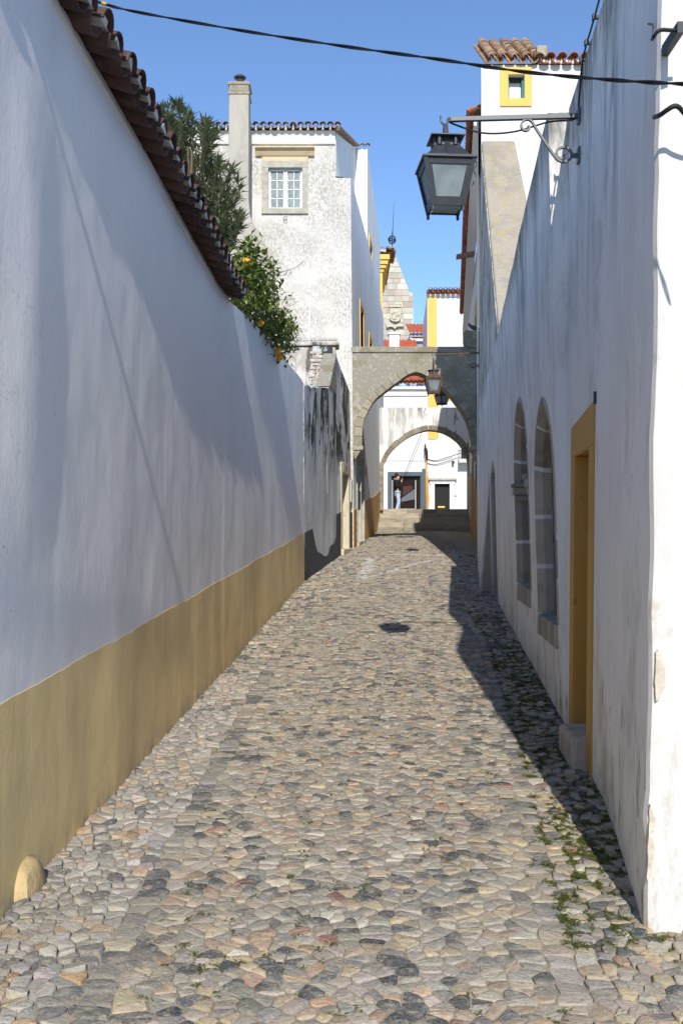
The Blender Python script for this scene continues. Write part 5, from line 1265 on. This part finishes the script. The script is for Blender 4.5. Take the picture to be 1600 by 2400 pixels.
    m = MB(); m.tube(smoothpts([B(-wt-.02,0,-.12), B(-wt-.045,0,-.06), B(-wt-.03,0,-.02), B(-wt-.05,0,.02), B(-wt-.03,0,.05), B(-wt-.005,0,.03)], 4), .004*k, 5); m.build('latch', cap_m, t)
    return t
d1 = 6.6; mp = Vector((X1(6.6,4.5), 6.6, ZZ(272, 6.6)))
lantern('dark grey iron lantern on a scrolled arm above the ochre doorway', mp, math.pi - .03, .835, (-.05, -.315, .275), 'iron_paint', 'iron_paint', 'arm_paint', math.radians(6))
m2 = Vector((LX(20.05)+.02, 20.05, ZZ(827, 20.05)))
lantern('rusty iron lantern hanging in front of the pointed arch', m2, math.pi - .12, .86, (-.06, -.50, .42), 'rust_iron', 'rust_iron', 'rust_iron', math.radians(8))
m3 = Vector((RXw(30.2), 30.2, 6.50))
lantern('dark lantern hanging beyond the pointed arch', m3, math.pi - .1, .95, (-.06, -.40, .32), 'iron_paint', 'iron_paint', 'iron_paint', math.radians(40))
# lamp supply cable of the near lantern
m = MB(); m.tube(smoothpts([mp + Vector((-.845,.03,-.02)), mp + Vector((-.80,.05,-.035)), mp + Vector((-.62,.06,-.085)), mp + Vector((-.42,.04,-.085)), mp + Vector((-.2,.02,-.03)), mp + Vector((-.03,-.0,-.015)), mp + Vector((-.015,-.03,.09)), Vector((X1(6.4,4.7)-.012,6.4,4.74)), Vector((X1(5.8,4.7)-.015,5.8,4.77)), Vector((X1(4.6,4.7)-.015,4.6,4.77))], 5), .006, 6)
cbl = tag(m.build('lamp_cable', 'cable_black', smooth=True), 'thin black cable clipped along the top of the corner house wall', 'cable')
for d in (5.2, 5.55, 5.9, 6.2, 6.42):
    m = MB(); q = Vector((X1(d,4.7), d, 4.73)); m.box(q.x-.03, q.x+.01, d-.012, d+.012, q.z-.004, q.z+.012); m.box(q.x-.034, q.x-.024, d-.016, d+.016, q.z-.012, q.z+.022); m.build('cable_clip', 'plastic_grey', cbl)

# ================================================================== OVERHEAD CABLE (twisted pair)
ip = [(-60,-40,5.15),(60,-22,5.12),(209,0,5.05),(306,25,5.0),(551,69,4.75),(796,107,4.5),(1020,138,4.25),(1224,168,4.0),(1428,187,3.72),(1600,197,3.4),(1760,203,3.1)]
base = smoothpts([P(*q) for q in ip], 40)
oc = T('overhead_cable', 'twisted black overhead cable sagging across the street between the roofs', 'cable', base[0])
for ph in (0, math.pi):
    m = MB(); pts = []
    for i, q in enumerate(base):
        t = (base[min(i+1,len(base)-1)] - base[max(i-1,0)]).normalized(); a = t.cross(Vector((0,0,1))).normalized(); b = a.cross(t); th_ = i*.16 + ph
        pts.append(q + (a*math.cos(th_) + b*math.sin(th_))*.0038)
    m.tube(pts, .0038, 6); m.build('strand', 'cable_black', oc, smooth=True)
m = MB(); q = [base[i] for i in range(93, 100)]; m.tube(q, .009, 8); m.build('tape', 'cable_yellow', oc, smooth=True)
m = MB(); wp = [Vector((-1.55,3.75,4.33)), Vector((-1.33,3.6,4.34)), Vector((-1.17,3.0,4.42)), Vector((-1.07,2.1,4.60)), Vector((-1.14,.2,5.0)), Vector((-1.25,-2.5,5.6))]
m.tube(smoothpts(wp, 10), .014, 6); tag(m.build('service_wire', 'cable_black', smooth=True), 'dark service wire fixed to the tile coping of the tall white wall', 'wire')
# cables on the corner house front
hk = T('wall_cable', 'looped dark cable held off the corner house front by iron hooks', 'cable', P(1540, 80, 3.82))
m = MB(); m.tube(smoothpts([P(1527,92,3.80), P(1530,88,3.70), P(1538,76,3.68), P(1550,70,3.68), P(1575,71,3.68), P(1610,69,3.68)], 5), .007, 6); m.build('cable', 'cable_black', hk, smooth=True)
m = MB(); m.tube([P(1519,56,3.95), P(1527,57,3.84), P(1529,60,3.78), P(1528,90,3.78)], .005, 6); m.build('hook', 'plastic_grey', hk)
m = MB(); m.box(XX(1590,3.68)-.012, XX(1590,3.68)+.012, 3.66, 3.84, ZZ(76,3.68)-.01, ZZ(76,3.68)+.03); m.build('clip', 'plastic_grey', hk)
hk2 = T('lower_wall_cable', 'arched dark cable bending away from the corner of the front wall', 'cable', P(1540, 260, 3.82))
m = MB(); m.tube(smoothpts([P(1532,275,3.85), P(1545,270,3.74), P(1562,258,3.70), P(1578,249,3.69), P(1590,252,3.69), P(1604,268,3.70), P(1625,290,3.72)], 5), [.009]*31, 6); m.build('cable', 'cable_black', hk2, smooth=True)

# ================================================================== PERSON on the plaza
PD = 42.75; px_ = XX(931, PD)
pe = T('person', 'person in black fur hooded jacket and pale jeans looking at a phone on the plaza', 'person', (px_, PD, pz))
def skin(name, verts, edges, rad, mt, par, sub=2, root=0):
    me = bpy.data.meshes.new(name); me.from_pydata([(px_ + v[0], PD + v[1], pz + v[2]) for v in verts], edges, [])
    me.materials.append(M[mt]); o = bpy.data.objects.new(name, me); COL.objects.link(o)
    s_ = o.modifiers.new('skin', 'SKIN'); s_.use_smooth_shade = True
    for i, r_ in enumerate(rad): me.skin_vertices[0].data[i].radius = (r_, r_) if not isinstance(r_, tuple) else r_
    for i in range(len(rad)): me.skin_vertices[0].data[i].use_root = (i == root)
    b_ = o.modifiers.new('sub', 'SUBSURF'); b_.levels = sub; b_.render_levels = sub
    adopt(o, par); return o
# faces +X; walking pose, right hand raised to the face
V = [(0,0,.92),(0,0,1.12),(-.01,0,1.30),(.0,0,1.40),(.02,0,1.50),(.035,0,1.58),
     (-.01,-.17,1.36),(-.06,-.22,1.12),(.10,-.16,1.16),(.17,-.09,1.36),(.18,-.06,1.44),
     (-.01,.17,1.36),(-.02,.22,1.12),(.10,.20,.98),(.14,.19,.90),
     (.0,-.09,.88),(.05,-.09,.50),(-.06,-.09,.09),(.06,-.09,.04),
     (.0,.09,.88),(.07,.09,.50),(.02,.09,.09),(.14,.09,.04)]
E = [(0,1),(1,2),(2,3),(3,4),(4,5),(2,6),(6,7),(7,8),(8,9),(9,10),(2,11),(11,12),(12,13),(13,14),(0,15),(15,16),(16,17),(17,18),(0,19),(19,20),(20,21),(21,22)]
rr_ = [.11,.10,.10,.052,.075,.088,.06,.045,.04,.026,.028,.06,.045,.038,.026,.075,.052,.038,.035,.075,.052,.038,.035]
skin('body', V, E, rr_, 'skin', pe)
skin('jacket', [(0,0,.90),(0,0,1.10),(-.01,0,1.30),(0,0,1.40),(-.01,-.17,1.36),(-.06,-.22,1.12),(.10,-.16,1.16),(.165,-.095,1.33),(-.01,.17,1.36),(-.02,.22,1.12),(.10,.20,.99)],
     [(0,1),(1,2),(2,3),(2,4),(4,5),(5,6),(6,7),(2,8),(8,9),(9,10)], [.15,.145,.15,.08,.085,.07,.06,.045,.085,.07,.055], 'jacket', pe)
skin('jeans', [(0,0,.93),(0,-.09,.86),(.05,-.09,.50),(-.06,-.09,.10),(0,.09,.86),(.07,.09,.50),(.02,.09,.10)], [(0,1),(1,2),(2,3),(0,4),(4,5),(5,6)], [.12,.10,.075,.07,.10,.075,.07], 'denim', pe)
skin('hair', [(-.02,0,1.56),(-.045,0,1.62),(-.03,0,1.66),(-.05,0,1.72)], [(0,1),(1,2),(2,3)], [.092,.098,.075,.045], 'hair', pe)
skin('fur_hood', [(.05,-.10,1.40),(-.06,-.13,1.44),(-.13,0,1.45),(-.06,.13,1.44),(.05,.10,1.40)], [(0,1),(1,2),(2,3),(3,4)], [.04,.055,.06,.055,.04], 'fur', pe)
for s_ in (0, 1):
    x = (-.02, .06)[s_]; y = (-.09, .09)[s_]
    skin('shoe', [(x-.06,y,.05),(x+.06,y,.04),(x+.14,y,.03)], [(0,1),(1,2)], [.05,.045,.035], 'shoe', pe)
for i, (a, b) in enumerate((((.17,-.09,1.40),(.20,-.08,1.47)),((.18,-.075,1.41),(.215,-.06,1.47)),((.18,-.06,1.41),(.215,-.045,1.47)),((.18,-.045,1.41),(.21,-.03,1.46)),((.165,-.05,1.40),(.19,-.02,1.44)))):
    skin('finger', [a, tuple((p_+q_)/2 + (.006 if k == 0 else 0) for k, (p_, q_) in enumerate(zip(a, b))), b], [(0,1),(1,2)], [.010,.009,.008], 'skin', pe, 1)
m = MB(); c = Vector((px_+.205, PD-.05, pz+1.47)); m.box(c.x-.006, c.x+.006, c.y-.035, c.y+.035, c.z-.06, c.z+.07); tag(m.build('phone', 'glass_dark', bevel=.004), 'dark phone held up to the face of the person on the plaza', 'phone')
m = MB(); m.tube(smoothpts([(px_-.04,PD-.153,pz+1.12),(px_+.0,PD-.155,pz+1.22),(px_+.03,PD-.155,pz+1.14),(px_-.01,PD-.155,pz+1.06),(px_+.02,PD-.154,pz+1.0)], 4), .012, 5); m.build('jacket_print', 'white_paint', pe)
